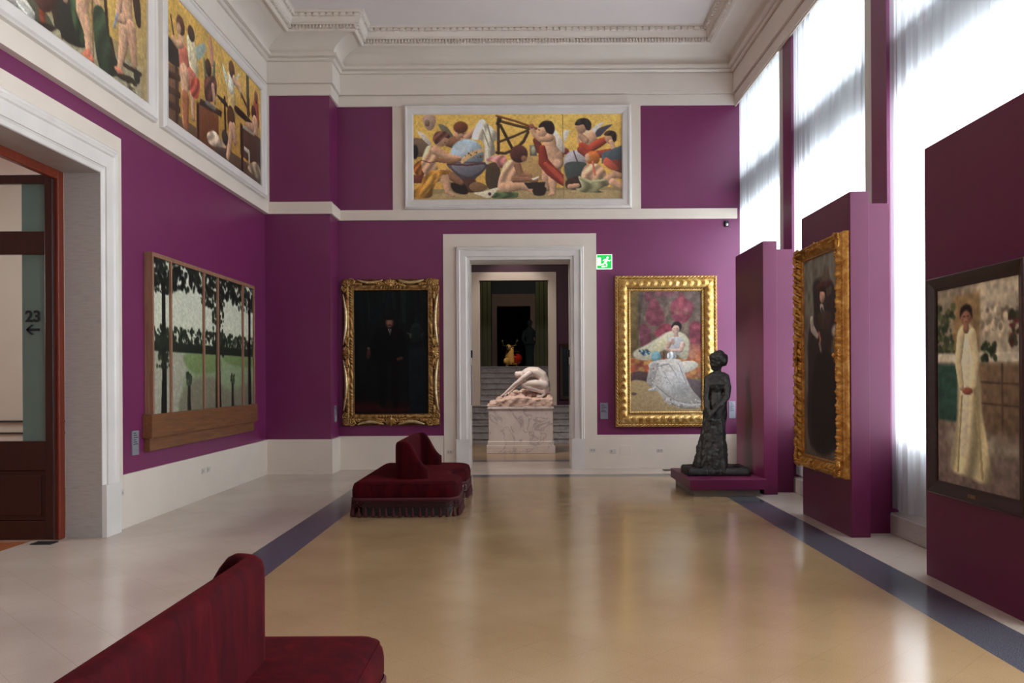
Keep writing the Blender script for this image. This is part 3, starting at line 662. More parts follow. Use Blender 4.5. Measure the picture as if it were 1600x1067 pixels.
('b',44.8,117,8.6,9.9,0,'6C9AA4',0.12,0.3),
('b',43.9,116.3,4.2,5.1,0,'86B0B4',0.5,0.1),
('l','6A2C2C',0.2,[58.3,108.7,1.4,59.2,129.4,0.6]),
('p','B8B0A6',1.7,0.3,1,[31.8,129.4,49.2,122.8,79.6,120.7,90.5,127.2,94.8,146.7,105.7,172.8,123.1,194.5,123.1,203.1,114.4,207.5,88.3,205.3,64.4,198.8,49.2,181.4,28.5,161.9,33.9,142.4]),
('p','A69E96',1.7,0.3,1,[36.1,129.4,48.1,131.5,42.6,155.4,37.2,170.6,28.5,159.7]),
('p','B8B3AE',2.6,0.3,1,[57.9,151.1,79.6,142.4,94.8,155.4,101.4,177.1,86.1,185.8,57.9,174.9]),
('l','CCC8C4',0.2,[86.1,131.5,2.6,89.4,151.1,3.1,94.8,161.9,1.7]),
('l','9A948E',0.2,[47,133.7,1.1,66.6,129.4,1.1,75.3,142.4,0.6]),
('l','948E8A',0.2,[44.8,168.4,1.1,64.4,185.8,1.1,84,196.6,1.3,121,198.8,1.1]),
('l','BEB9B4',0.2,[64.4,192.3,2.5,84,201,2.6,105.7,204.2,2.3,122,202.1,1.7]),
('l','857F7C',0.2,[66.6,198.8,1.1,88.3,207.5,1.1,110.1,208.6,0.9]),
('l','C8C4C4',0.3,[32.8,176,2.1,39.4,174.9,3,43.7,171.7,2.1]),
('f',60,57.9,192.3,121,207.5,1,2.4,['C8C4BE','8A8482','B4AEA8']),
('f',50,33.9,129.4,64.4,164.1,1,2.2,['B8B2AC','96908A']),
('l','A8A4A0',0.2,[57.9,142.4,0.6,68.7,164.1,0.6,86.1,185.8,0.6]),
('l','A8A4A0',0.2,[75.3,140.2,0.6,86.1,164.1,0.6,101.4,185.8,0.6]),
('l','D8D6D2',0.2,[51.3,135.9,1.1,57.9,155.4,1.1,62.2,172.8,0.9]),
('l','8C8680',0.2,[84,129.4,0.6,90.5,146.7,0.7,97,164.1,0.6]),
('n',0.18,2.5,2.5),
('v',0.9,0.95),
 ]),
 'hat_lady':(106,216,1.2,[
('g','76756A','564E46'),
('n',0.3,8,14),
('p','2E2628',3.5,0.2,1,[31.5,26.6,70.1,26,94.3,40,98.1,60.3,105.8,77.8,101.7,128.5,105.3,198.6,17.9,204.7,13.4,128.3,13.4,82,31.5,61.6]),
('p','5A5248',3.5,0.2,1,[55.5,26,61,14.7,70.2,12,79.1,24,84.3,39,74.2,45.4,59.7,36.8]),
('b',62.6,32.6,22.9,4.5,0,'4A2C2A',0.3,0.3),
('l','5A4A44',0.2,[48.2,23.7,2.1,53.3,27.2,1.7]),
('b',57.5,43.3,7.8,7.5,0,'C09A84',0.25,0.35),
('b',56.7,47.6,2.1,0.6,0,'A04038',0.4,0),
('p','2A1C1C',1,0.2,1,[49,35.8,57.6,33.6,68,37.5,68,44.9,62.6,40,53.3,38.4]),
('p','A8A098',1,0.2,1,[50.7,52.4,60.1,53.1,60.9,61.3,55.8,63.2]),
('l','181416',0.2,[55.8,57.2,2.1,59.2,63.4,2.5]),
('p','40342E',2,0.2,1,[44.7,62.4,78.2,61.8,82.2,76.5,53.2,77.9]),
('l','B0A69C',0.4,[24.8,67.3,5,27,76.5,5.4,42.4,85.6,3.1]),
('l','A8705C',0.3,[47.2,82.1,1.7,51.1,89.7,2.1,49.8,94.1,1.7]),
('l','86786E',0.3,[48.9,94.1,2.5,53.2,103.2,2.1]),
('b',94.1,82.9,10.1,6.6,0,'A0968C',0.7,0.3),
('b',94.1,100,12.4,12.4,0,'4E4438',0.4,0.4),
('l','6E5E44',0.3,[88.2,94,1.6,94,111.4,1.6,76,118.3,1.6]),
('l','5C5044',0.2,[67.8,128.4,3.3,71.9,142.9,2.5]),
('p','1E191A',5,0.2,1,[31.4,113.2,90.1,114.1,93.7,199.4,26.9,204]),
('n',0.25,5,8),
('v',1,1.15),
 ]),
 'park':(352,184,1.3,[
('g','D6D8BC','D2D0A6'),
('p','8A9A6A',3,0.15,0,[0,108,352,106,352,190,0,190]),
('p','A8A488',6,0.1,1,[-10,112,60,110,120,118,90,140,60,200,-10,200]),
('p','76904C',5,0.1,1,[90,112,200,110,210,130,120,136]),
('p','6E8844',5,0.1,1,[230,110,352,110,352,125,250,122]),
('p','7A7458',8,0.1,1,[100,150,180,140,250,160,352,150,352,190,90,190]),
('n',0.1,3,2),
('f',520,0,80,352,104,2,5,['1E2A1C','2C3A24','26301E','182216']),
('p','202A1C',2,0.1,0,[0,98,352,97,352,109,0,110]),
('f',420,-5,-4,357,30,3,7,['10160F','18201A','1E281A','0C100C']),
('f',80,0,20,60,40,2,5,['141A12','1E281A']),
('f',80,140,20,230,44,2,5,['141A12','1A2418']),
('f',50,290,20,352,40,2,5,['141A12','1E281A']),
('l','14140F',0.2,[30,30,5,32,130,6,30,186,8]),
('l','18140F',0.2,[206,20,7,204,120,9,205,186,12]),
('l','1A160F',0.2,[338,20,5,336,120,6,337,186,8]),
('f',60,12,90,52,130,2,5,['1E281A','28321E']),
('f',110,186,36,226,110,2,6,['141A12','1C2618','2A3A20']),
('l','2A241C',0.2,[104,150,4,104,186,6]),
('l','2A241C',0.2,[262,150,4,262,186,6]),
('f',30,96,136,112,150,2,4,['2C3A24','3A4A2C']),
('f',30,254,136,270,150,2,4,['2C3A24','3A4A2C']),
('n',0.12,3,3),
('v',0.75,0.97),
 ]),
 'pale_gown':(104,145,1.0,[
('g','968C78','7E6E5C'),
('p','B0A890',6,0.1,0,[52,-2.7,108,-2.7,108,50.6,52,50.6]),
('f',40,55,16.6,104,39.9,2,5,['A09880','8A7C68','C0B49A','706858']),
('p','8A7452',4,0.15,0,[22,6.7,58,5.3,58,51.9,22,51.9]),
('f',60,0,12,24,51.9,2,5,['3E4832','2E3828','545C3C']),
('p','C6C0A8',2,0.1,0,[0,47.9,106,49.2,106,55.9,0,54.5]),
('p','2E4A40',3,0.2,0,[0,55.9,56,57.2,56,99.8,0,98.4]),
('p','6A5844',4,0.15,0,[54,55.9,106,57.2,106,106.4,54,105.1]),
('l','4A3A2E',0.1,[56,69.2,0.7,106,70.5,0.7]),
('l','4A3A2E',0.1,[56,83.8,0.7,106,85.1,0.7]),
('l','4A3A2E',0.1,[84,57.2,1,84,106.4,1]),
('p','6E6058',6,0.1,0,[0,99.8,106,105.1,106,147.7,0,147.7]),
('p','86806E',8,0.1,1,[20,105.1,60,106.4,106,113.1,80,119.7,20,117.1]),
('n',0.3,4,4),
('v',1,1.2),
('f',24,60,41.2,78,55.9,2,4,['3A4A30','2A3826']),
('f',30,92,23.9,106,43.9,2,4,['5A2E28','3A4230']),
('p','F6E9B6',3,0.35,1,[32,30.6,40,27.9,47,29.3,52,38.6,52,55.9,58,69.2,60,90.5,68,117.1,72,137,58,139.7,40,137,20,135.7,18,126.4,26,99.8,28,74.5,28,55.9,28,39.9]),
('p','FFF6D2',4,0.2,1,[32,39.9,44,34.6,46,55.9,44,86.5,40,119.7,30,119.7,32,79.8]),
('l','B8AA78',0.2,[50,73.2,1.5,56,106.4,1.5,60,135.7,1.5]),
('l','B8AA78',0.2,[34,79.8,1.2,30,113.1,1.2,28,134.4,1.2]),
('l','F2E4B2',0.35,[33,35.9,5,29,54.5,4.4,33,71.8,3.6]),
('l','F2E4B2',0.35,[48,35.9,5,53,54.5,4.4,50,71.8,3.6]),
('b',41.5,75.8,7,2.7,0,'A0604A',0.3,0.3),
('b',40,21.9,7.2,6.3,0,'A87C66',0.2,0.35),
('p','241A1A',2,0.2,1,[32,22.6,33,16,40,13.3,47,16,48,23.9,45,20,40,18,35,20]),
('l','A87C66',0.3,[40,26.6,3.4,40,30.6,4]),
('b',37.5,21.9,1.3,0.5,0,'382420',0.5,0),
('b',42.5,21.9,1.3,0.5,0,'382420',0.5,0),
('b',40,25.6,2,0.5,0,'8A4038',0.5,0),
('n',0.12,2.2,2.2),
 ]),
}
from mathutils.geometry import tessellate_polygon
# ================================================================== CAMERA
cam=bpy.data.cameras.new('camera'); cam.sensor_width=36; cam.lens=36*1290/1600
cam.shift_x=-19/1600; cam.shift_y=55.5/1600; cam.clip_start=.05; cam.clip_end=200
co=bpy.data.objects.new('camera',cam); COL.objects.link(co)
co.matrix_world=Matrix.Translation((0,0,1.6))@Matrix.Rotation(R(90),4,'X')@Matrix.Rotation(-.0055,4,'Z')
scene.camera=co
XL,XR,YB,YF=-4.32,3.72,14.4,-3.5          # room: left wall, right wall, back wall, wall behind the camera
ZC=7.45
def struct(mb,name,mat,label,cat,origin=None,bevel=0,parent=None):
    return mb.build(name,mat,parent,origin,bevel,label,cat,None,'structure')
def slab(name,mat,label,cat,*boxes,bevel=0):
    mb=MB()
    for b in boxes: mb.box(*b)
    b=boxes[0]
    return struct(mb,name,mat,label,cat,((b[0]+b[1])/2,(b[2]+b[3])/2,b[4]),bevel)
# ================================================================== FLOOR, WALLS, CEILING
fm=MB().box(-10,4.3,-3.8,21.35,-.12,0)
struct(fm,'floor',M['floor'],'polished floor with tan centre, dark blue border strip and pale beige edges','floor')
slab('ceiling',M['ceil'],'plain pale plaster ceiling of the gallery hall','ceiling',(XL-.4,XR+.6,YF-.3,15,ZC,ZC+.15))
DY0,DY1,DZ=5.92,8.355,3.70                 # doorway in the left wall
slab('wall_left',M['purple'],'purple left wall with a tall doorway and the park painting','wall',
     (XL-.32,XL,DY1,15,0,ZC),(XL-.32,XL,YF,DY0,0,ZC),(XL-.32,XL,DY0,DY1,DZ,ZC))
BX0,BX1,BZ=-.96,.826,3.655                 # doorway in the back wall
slab('wall_back',M['purple'],'purple back wall with the marble framed doorway in its middle','wall',
     (XL,BX0,YB,YB+.6,0,ZC),(BX1,XR+.4,YB,YB+.6,0,ZC),(BX0,BX1,YB,YB+.6,BZ,ZC))
slab('wall_pilaster',M['purple'],'purple square pilaster in the far left corner','wall',(XL,-3.235,13.8,YB,0,ZC))
slab('wall_front',M['purple'],'purple end wall of the hall facing the far doorway','wall',(XL,XR+.4,YF-.3,YF,0,ZC))
WIN=[(12.04,14.40),(9.04,11.44),(6.04,8.44),(3.04,5.44),(.04,2.44),(-2.96,-.56)]
mb=MB(); prev=14.4
for a,b in WIN:
    if prev-b>.01: mb.box(XR,XR+.4,b,prev,.0,6.42)
    prev=a-.23
mb=MB(); strips=[(11.44,11.81),(8.44,8.81),(5.44,5.81),(2.44,2.81),(-.56,-.19),(YF,-3.19)]
for a,b in strips: mb.box(XR,XR+.4,a,b,0,6.30)
struct(mb,'wall_right',M['purple'],'purple right wall of narrow strips between tall windows','wall',(XR,6,0))
slab('trim_17',M['cornice'],'cream lintel wall above the tall windows','wall band',(XR-.02,XR+.001,YF,YB,6.30,ZC),(XR+.11,XR+.45,YF,YB,6.30,ZC))
mb=MB()
for a,b in WIN: mb.box(XR-.03,XR+.5,a-.23 if a>-2 else a,b,0,.2)
struct(mb,'trim_1',M['travertine'],'low stone sill under the tall curtained windows','window sill',(XR,6,0),.008)
slab('wall_parapet',M['white'],'low cream parapet under the windows, behind the curtains','wall',*[(3.90,3.97,a_-.23,b_,.2,.95) for a_,b_ in WIN])
# white fields and bands -------------------------------------------------------
slab('trim_2',M['white'],'cream band and upper field around the mosaics on the left wall','wall band',(XL,XL+.08,YF,13.8,4.34,6.34))
slab('trim_3',M['white'],'cream string band across the back wall and corner pilaster','wall band',
     (-3.235,XR,YB-.05,YB,4.34,4.515),(XL+.08,-3.185,13.75,13.8,4.34,4.54),(-3.235,-3.185,13.8,YB-.05,4.34,4.53))
slab('trim_4',M['white'],'cream field behind the mosaic above the back doorway','wall field',(-2.27,2.05,YB-.03,YB,4.515,6.33))
slab('baseboard_left',M['white'],'tall cream dado at the foot of the left wall','baseboard',(XL,XL+.03,8.82,13.8,0,.575),(XL,XL+.03,YF,5.45,0,.575))
slab('baseboard_back',M['white'],'tall cream dado at the foot of the back wall','baseboard',(-3.235,-1.407,YB-.03,YB,0,.585),(1.261,XR,YB-.03,YB,0,.585))
slab('baseboard_pilaster',M['white'],'tall cream dado around the corner pilaster','baseboard',(XL+.03,-3.205,13.77,13.8,0,.58),(-3.235,-3.205,13.8,YB-.03,0,.58))
# ---- mouldings swept with mitred corners
def sweep(mb,path,prof,closed,place):
    """path: 2D points; prof: (offset to the right of travel, height); place(px,py,h) -> 3D"""
    n=len(path); rows=[]
    for i,p in enumerate(path):
        P=Vector(p); a=Vector(path[(i-1)%n]) if closed or i>0 else None; b=Vector(path[(i+1)%n]) if closed or i<n-1 else None
        def nr(u,v): d=(v-u).normalized(); return Vector((d.y,-d.x))
        if a is None: m=nr(P,b)
        elif b is None: m=nr(a,P)
        else:
            n1,n2=nr(a,P),nr(P,b); m=(n1+n2).normalized(); m=m/max(.2,m.dot(n1))
        rows.append([place(P.x+m.x*o,P.y+m.y*o,h) for o,h in prof])
    if closed: rows.append(rows[0])
    mb.grid(rows,False)
path=[(XL,YF),(XL,13.8),(-3.235,13.8),(-3.235,YB),(XR,YB),(XR,YF)]
prof=[(0,6.32),(.035,6.32),(.035,6.495),(.018,6.497),(.018,6.512),(.07,6.515),(.07,6.53),(.065,6.86),(.05,6.862),(.05,6.875),(.09,6.88),(.12,6.90),(.12,6.908),(.10,6.91),(.10,6.925),(.165,6.93),(.17,6.975),(.12,6.985),(.10,7.0)]
for i in range(1,13):
    a=PI/2*i/12; prof.append((.10+.42*(1-math.cos(a)),7.0+.19*math.sin(a)))
prof+=[(.52,7.165),(.55,7.16),(.575,7.175),(.585,7.185),(.585,7.24),(.625,7.25),(.625,7.27),(.64,7.28),(.655,7.33),(.665,7.35),(.67,7.40),(.70,7.41),(.70,7.44),(.72,7.45)]
mb=MB(); sweep(mb,path,prof,True,lambda x,y,h:(x,y,h))
def dentils(mb,off,z0,z1,w,gap,dep):
    n=len(path)
    pts=[]
    for i,p in enumerate(path):
        P=Vector(p);A=Vector(path[i-1]);B=Vector(path[(i+1)%n])
        d1=(P-A).normalized();d2=(B-P).normalized();n1=Vector((d1.y,-d1.x));n2=Vector((d2.y,-d2.x));m=(n1+n2);m=m/m.dot(n1); pts.append(P+m*off)
    for i in range(n):
        a,b=pts[i],pts[(i+1)%n]; L=(b-a).length; d=(b-a)/L; nn=Vector((d.y,-d.x)); k=int(L/(w+gap))
        for j in range(k):
            c=a+d*((j+.5)*L/k)
            if c.y<6: continue
            q=[c-d*w/2,c+d*w/2,c+d*w/2+nn*dep,c-d*w/2+nn*dep]
            mb.add([(v.x,v.y,z0) for v in q]+[(v.x,v.y,z1) for v in q],[(0,3,2,1),(0,1,5,4),(1,2,6,5),(2,3,7,6),(3,0,4,7),(4,5,6,7)])
dentils(mb,.585,7.19,7.238,.026,.026,.045); dentils(mb,.665,7.355,7.40,.075,.03,.04)
struct(mb,'trim_5',M['cornice'],'deep coved plaster cornice with dentil rows under the ceiling','cornice')
# ---- door casings: field board, stepped marble architrave and plinth block
ARCH=[(0,-.02),(0,.045),(.03,.05),(.045,.06),(.045,.075),(.14,.08),(.15,.095),(.17,.10),(.185,.085),(.20,.09),(.215,.07),(.215,.0)]
def casing(num,a0,a1,zt,fieldw,place,label,cat,scale=1.0,jambs=None):
    mb=MB(); f=.028
    # place(a,h,d): along the wall, height, distance in front of the wall
    def pbox(u0,u1,z0,z1,d0,d1):
        v=[place(u,z,d) for d in (d0,d1) for (u,z) in ((u0,z0),(u1,z0),(u1,z1),(u0,z1))]
        mb.add(v,[(0,1,2,3),(7,6,5,4),(0,4,5,1),(1,5,6,2),(2,6,7,3),(3,7,4,0)])
    g=a0-fieldw; h=a1+fieldw
    pbox(g,a0+.0,0,zt+fieldw,0,f); pbox(a1,h,0,zt+fieldw,0,f); pbox(a0,a1,zt,zt+fieldw,0,f)
    o=struct(mb,f'trim_{num}',M['white'],label+', flat cream outer band',cat,place(a0,0,0))
    mb=MB(); pr=[(o_*scale,d_) for o_,d_ in ARCH]
    sweep(mb,[(a0,.52),(a0,zt),(a1,zt),(a1,.52)],[(-o_,d_) for o_,d_ in pr],False,lambda x,y,d:place(x,y,d))
    w=.225*scale
    pbox(a0-w,a0+.005,0,.53,-.0,.092); pbox(a1-.005,a1+w,0,.53,0,.092)
    return struct(mb,f'trim_{num+1}',M['marble_white'],label+', stepped white marble architrave',cat,place(a0,0,0))
casing(6,BX0,BX1,BZ,.44,lambda a,z,d:(a,YB-d,z),'back doorway casing','door casing')
casing(8,DY0,DY1,DZ,.465,lambda a,z,d:(XL+d,a,z),'left doorway casing','door casing',1.35)
slab('trim_10',M['travertine'],'pale stone lining inside the left doorway','door lining',(XL-.321,XL+.046,DY1-.012,DY1,0,DZ),(XL-.321,XL+.046,DY0,DY0+.012,0,DZ),(XL-.321,XL+.046,DY0+.012,DY1-.012,DZ-.012,DZ))
slab('trim_11',M['marble_white'],'white marble lining inside the back doorway','door lining',(BX0,BX0+.012,YB-.046,YB+.601,0,BZ),(BX1-.012,BX1,YB-.046,YB+.601,0,BZ),(BX0+.012,BX1-.012,YB-.046,YB+.601,BZ-.012,BZ))
# ================================================================== WINDOWS AND CURTAINS
ORD=['at the far end beside the back wall','behind the middle exhibition panel','behind the nearest exhibition panel','beside the camera','behind the camera','in the near corner']
def curtain(i,a,b):
    mb=MB(); rows=[]; ny,nz=260,26; rnd=random.Random(i*5+1); ph=[rnd.uniform(0,6.28) for _ in range(6)]
    for k in range(nz+1):
        t=k/nz; z=.24+(6.5-.24)*t; row=[]
        for j in range(ny+1):
            s=j/ny; y=(a+.05+(b-a-.055)*s) if i<3 else (b-.5+.5*s); w=s*(b-a)
            amp=.026*(1-.25*t); x=3.765+.68*(amp*math.sin(w*30+ph[0]+1.4*math.sin(w*3.1+ph[1])+.25*math.sin(3*t+ph[2]))+.016*math.sin(w*71+ph[3]+.5*t)+.016*math.sin(w*7+ph[4]+t))
            row.append((x,y,z+(.012*math.sin(w*9+ph[5]) if k==0 else 0)))
        rows.append(row)
    mb.grid(rows); L=len(WIN)
    return mb.build('curtain',M['curtain'],None,(3.765,(a+b)/2,.24),0,f'white sheer curtain hanging {["over the far window next to the back wall","over the window behind the middle purple panel","over the window behind the nearest purple panel","over the window nearest the camera","over a window behind the camera","over the last window behind the camera"][i]}','curtain','white sheer curtains on the right wall')
for i,(a,b) in enumerate(WIN[:5]):
    w=empty(f'window_{i+1}',(4.02,(a+b)/2,.2),0,f'tall white framed window {ORD[i]}','window',None,'structure')
    O=Vector((4.02,(a+b)/2,.2)); A=a-.23-O.y; B=b-O.y
    mb=MB(); H=6.2
    for y in (A+.30,(A+B)/2+.12,B-.04): mb.box(-.03,.03,y-.04,y+.04,0,H)
    mb.box(-.03,.03,A,B,0,.1); mb.box(-.03,.03,A,B,H-.1,H); mb.box(-.02,.02,A,B,2.1,2.16)
    mb.build('window_frame',M['frame_white'],w,None)
    MB().box(-.06,.12,A,B,4.22,4.86).build('transom',M['frame_white'],w)
    MB().box(-.004,.004,A+.02,B-.02,.09,4.23).build('pane',M['glass'],w); MB().box(-.004,.004,A+.02,B-.02,4.85,H-.08).build('pane',M['glass'],w)
    MB().box(-.29,.06,A,A+.2,0,H).build('casing',M['frame_white'],w,None,bevel=.012)
    curtain(i,a,b)
# ================================================================== THE ROOM BEYOND THE LEFT DOOR
slab('wall_side_room',M['white'],'cream far wall of the side room seen through the glazed door','wall',(-10,XL-.32,12.2,12.35,0,5.2),bevel=0)
slab('wall_side_room_left',M['white'],'cream left wall of the side room','wall',(-10.1,-10,3.0,12.35,0,5.2))
slab('wall_side_room_near',M['white'],'cream near wall of the side room','wall',(-10,XL-.32,2.85,3.0,0,5.2))
slab('ceiling_side_room',M['ceil'],'pale ceiling of the side room','ceiling',(-10.1,XL-.32,2.85,12.35,5.2,5.3))
mb=MB().box(-10,XL-.32,12.17,12.2,.80,.825); mb.box(-10,XL-.32,12.15,12.2,.975,1.0)
struct(mb,'baseboard_side_room',M['ink'],'pair of thin dark dado lines in the side room','baseboard',(-7,12.17,0))
mb=MB(); mb.box(-4.71,-4.64,8.235,8.345,0,3.70); mb.box(-4.71,-4.64,5.93,6.04,0,3.70); mb.box(-4.71,-4.64,6.04,8.235,3.60,3.70)
struct(mb,'trim_12',M['red_wood'],'reddish brown wooden frame of the left doorway','door frame',(-4.72,8.3,0),.012)
d=empty('door_1',(-4.665,8.20,0.012),0,'open dark mahogany glazed door with grey number 23 on its glass','door',None,'structure')
def dbox(*b): return MB().box(*b)
W=-1.05; t=.028; S=-.078
dbox(S,0,-t,t,0,3.62).build('stile',M['mahogany'],d,None,bevel=.005); dbox(W,W+.10,-t,t,0,3.62).build('stile',M['mahogany'],d,None,bevel=.005)
for z0,z1 in ((0,.19),(.69,.98),(2.83,3.06),(3.53,3.62)): dbox(W+.10,S,-t,t,z0,z1).build('rail',M['mahogany'],d,None,bevel=.005)
pb=dbox(W+.10,S,-.012,.012,.19,.69); pb.box(W+.15,S-.05,-.026,.02,.24,.64); pb.build('panel',M['mahogany'],d,None,bevel=.008)
dbox(W+.10,S,-.004,.004,.98,2.83).build('pane',M['door_glass'],d); dbox(W+.10,S,-.004,.004,3.06,3.53).build('pane',M['door_glass'],d)
dbox(-.32,S,.005,.012,.98,2.83).build('frosted_strip',M['teal_glass'],d); dbox(-.32,S,.005,.012,3.06,3.53).build('frosted_strip',M['teal_glass'],d)
tx=bpy.data.curves.new('number','FONT'); tx.body='23'; tx.size=.155; tx.extrude=.002; tx.offset=.004; tx.align_x='CENTER'; tx.materials.append(M['ink'])
to=bpy.data.objects.new('number',tx); COL.objects.link(to); to.parent=d; to.location=(-.205,-.009,2.165); to.rotation_euler=(R(90),0,0)
ar=MB(); ar.box(-.27,-.14,-.009,-.006,2.072,2.096)
for s in (1,-1): ar.prism([(-.275,2.084),(-.225,2.084+s*.05),(-.20,2.084+s*.05),(-.25,2.084)],-.009,-.006)
ar.build('arrow',M['ink'],d)
MB().box(-4.80,-4.60,8.0,8.14,0,.008).build('floor_mat',M['dark_metal'],None,(-4.74,8.1,0),0,'small dark metal floor plate at the foot of the glazed door','floor plate')
# ================================================================== SECOND ROOM, STAIRS, DISTANT ROOMS
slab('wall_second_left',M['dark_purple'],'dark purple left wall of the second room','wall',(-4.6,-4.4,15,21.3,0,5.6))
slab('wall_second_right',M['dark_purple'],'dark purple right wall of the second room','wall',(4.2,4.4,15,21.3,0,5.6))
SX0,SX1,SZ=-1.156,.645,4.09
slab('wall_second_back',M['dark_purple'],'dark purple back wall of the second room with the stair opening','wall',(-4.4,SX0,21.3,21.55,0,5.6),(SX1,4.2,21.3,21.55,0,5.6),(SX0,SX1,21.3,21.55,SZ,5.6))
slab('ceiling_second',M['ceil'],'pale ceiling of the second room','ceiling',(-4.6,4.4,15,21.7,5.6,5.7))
slab('baseboard_second',M['white'],'cream dado of the second room','baseboard',(.83,4.2,21.27,21.3,0,.675),(-4.4,-1.35,21.27,21.3,0,.675))
mb=MB(); mb.box(SX0-.2,SX0,21.24,21.3,0,SZ+.21); mb.box(SX1,SX1+.19,21.24,21.3,0,SZ+.21); mb.box(SX0,SX1,21.24,21.3,SZ,SZ+.21)
mb.box(SX0-.01,SX0+.02,21.3,21.55,0,SZ); mb.box(SX1-.02,SX1+.01,21.3,21.55,0,SZ)
struct(mb,'trim_13',M['white'],'pale flat frame around the stair opening','door casing',(0,21.3,0))
mb=MB(); n=13; rise=1.9/n; y=19.85
for i in range(n):
    x0,x1=(-2.4,1.9) if i<6 else ((SX0+.02,SX1-.02) if i<7 else (-1.45,1.0))
    y1=21.24 if i<6 else (21.55 if i<7 else 24.6)
    z0=i*rise
    mb.box(x0,x1,y,y1,z0,z0+rise-.03); mb.box(x0-.0,x1+.0,y-.025,y1,z0+rise-.03,z0+rise)
    y+=.235 if i<5 else .30
    if i==5: y=21.27
    if i==6: y=21.56
struct(mb,'floor_stairs',M['grey_marble'],'grey marble staircase climbing to the dark rooms beyond','stairs',(0,20,0))
slab('floor_upper',M['grey_marble'],'dark marble floor at the top of the stairs','floor',(-3.2,3.2,24.6,42,1.7,1.9))
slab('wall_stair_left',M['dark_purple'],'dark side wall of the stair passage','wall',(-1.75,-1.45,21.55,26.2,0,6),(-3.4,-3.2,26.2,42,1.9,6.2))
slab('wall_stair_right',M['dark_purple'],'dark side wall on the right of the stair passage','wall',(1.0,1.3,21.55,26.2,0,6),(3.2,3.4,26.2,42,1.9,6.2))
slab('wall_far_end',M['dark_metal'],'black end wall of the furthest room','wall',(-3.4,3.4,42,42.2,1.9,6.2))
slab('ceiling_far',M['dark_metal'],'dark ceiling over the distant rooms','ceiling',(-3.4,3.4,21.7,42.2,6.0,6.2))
M['green_paint']=mottled('olive_green_paint',srgb(96,98,66),.5,3,.08); M['brown_paint']=mottled('brown_frame_paint',srgb(110,76,56),.5,3,.06)
for i,(x0,x1,side) in enumerate(((-1.44,-1.0,'left'),(.36,.80,'right'))):
    mb=MB(); mb.box(x0,x1,25.2,25.9,1.9,5.98)
    for k in range(3): mb.box(x0+.05+.14*k,x0+.11+.14*k,25.15,25.2,1.9,5.98)
    struct(mb,f'trim_{14+i}',M['green_paint'],f'olive green fluted pier on the {side} of the upper landing','pier',(x0,25.5,1.9),.01)
mb=MB(); mb.box(-1.32,-.98,30,30.3,1.9,4.62); mb.box(.24,.46,30,30.3,1.9,4.62); mb.box(-.98,.24,30,30.3,4.18,4.62)
struct(mb,'trim_16',M['brown_paint'],'brown painted frame of the furthest doorway','door casing',(0,30,1.9))
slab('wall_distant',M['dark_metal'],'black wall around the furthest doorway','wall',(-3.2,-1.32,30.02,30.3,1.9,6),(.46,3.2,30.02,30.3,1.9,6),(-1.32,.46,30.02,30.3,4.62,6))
# ================================================================== PICTURES
def painting(key,seed=3):
    w,h,r,ops=PAINTINGS[key]; return Painting(w,h,r,seed).draw(ops)
def canvas(name,p,w,h,mat,parent,y=0,z0=0,cols=(0,1),x0=None,label=None):
    """flat picture surface of w x h metres facing local -y, colours in a colour attribute"""
    c0=int(round(cols[0]*(p.nx-1))); c1=int(round(cols[1]*(p.nx-1))); a=p.linear()[:,c0:c1+1]; ny,nx=a.shape[:2]
    x0=-w/2 if x0 is None else x0
    P=[[(x0+w*i/(nx-1),y,z0+h*(1-j/(ny-1))) for i in range(nx)] for j in range(ny)]
    mb=MB().grid(P,False); o=mb.build(name,mat,parent,None,0,label,fix=False)
    me=o.data; at=me.color_attributes.new('paint','FLOAT_COLOR','POINT'); buf=np.ones((nx*ny,4),np.float32); buf[:,:3]=a.reshape(-1,3); at.data.foreach_set('color',buf.ravel())
    if me.polygons[0].normal.y>0: me.flip_normals()
    return o
def frame_mesh(w,h,prof,relief=None,ds=.02,z0=0):
    """mitred picture frame around an opening w x h; prof: (outward offset, projection)"""
    mb=MB()
    for s in range(4):
        horiz=s%2==0; L=(w if horiz else h); wid=prof[-1][0]; n=max(2,int((L+2*wid)/ds)) if relief else 1; P=[]
        for i in range(n+1):
            t=i/n; row=[]
            for j,(o,d) in enumerate(prof):
                a=(-L/2-o)+(L+2*o)*t; dd,do=(relief(s,a,o,L/2) if relief else (0,0)); q=o+do; y=-(d+dd)
                if s==0: row.append((a,y,z0-q))
                elif s==1: row.append((w/2+q,y,z0+h/2+a))
                elif s==2: row.append((-a,y,z0+h+q))
                else: row.append((-w/2-q,y,z0+h/2-a))
            P.append(row)
        mb.grid(P,relief is not None)
    return mb
def place_wall(name,loc,rz,label,cat,group=None): return empty(name,loc,rz,label,cat,group)
MOS=[(0,.012),(.0,.035),(.02,.05),(.10,.06),(.11,.075),(.135,.08),(.15,.06),(.165,.05),(.165,0)]
# -- three mosaics
def mosaic(key,loc,rz,w,h,label):
    t=place_wall('wall_mosaic',loc,rz,label,'mosaic'); canvas('mosaic_picture',painting(key),w,h,M['mosaic'],t,-.014)
    frame_mesh(w,h,MOS).build('marble_frame',M['marble_white'],t); return t
mosaic('astronomy',(-.092,YB-.03,4.69),0,3.62,1.476,'gold ground mosaic of winged children with a globe, above the back doorway')
mosaic('crafts',(XL+.08,11.545,4.70),R(90),3.51,1.55,'gold ground mosaic of winged children at workbenches, left wall near the corner')
mosaic('trades',(XL+.08,7.53,4.70),R(90),3.52,1.55,'gold ground mosaic with green draped children, high above the left doorway')
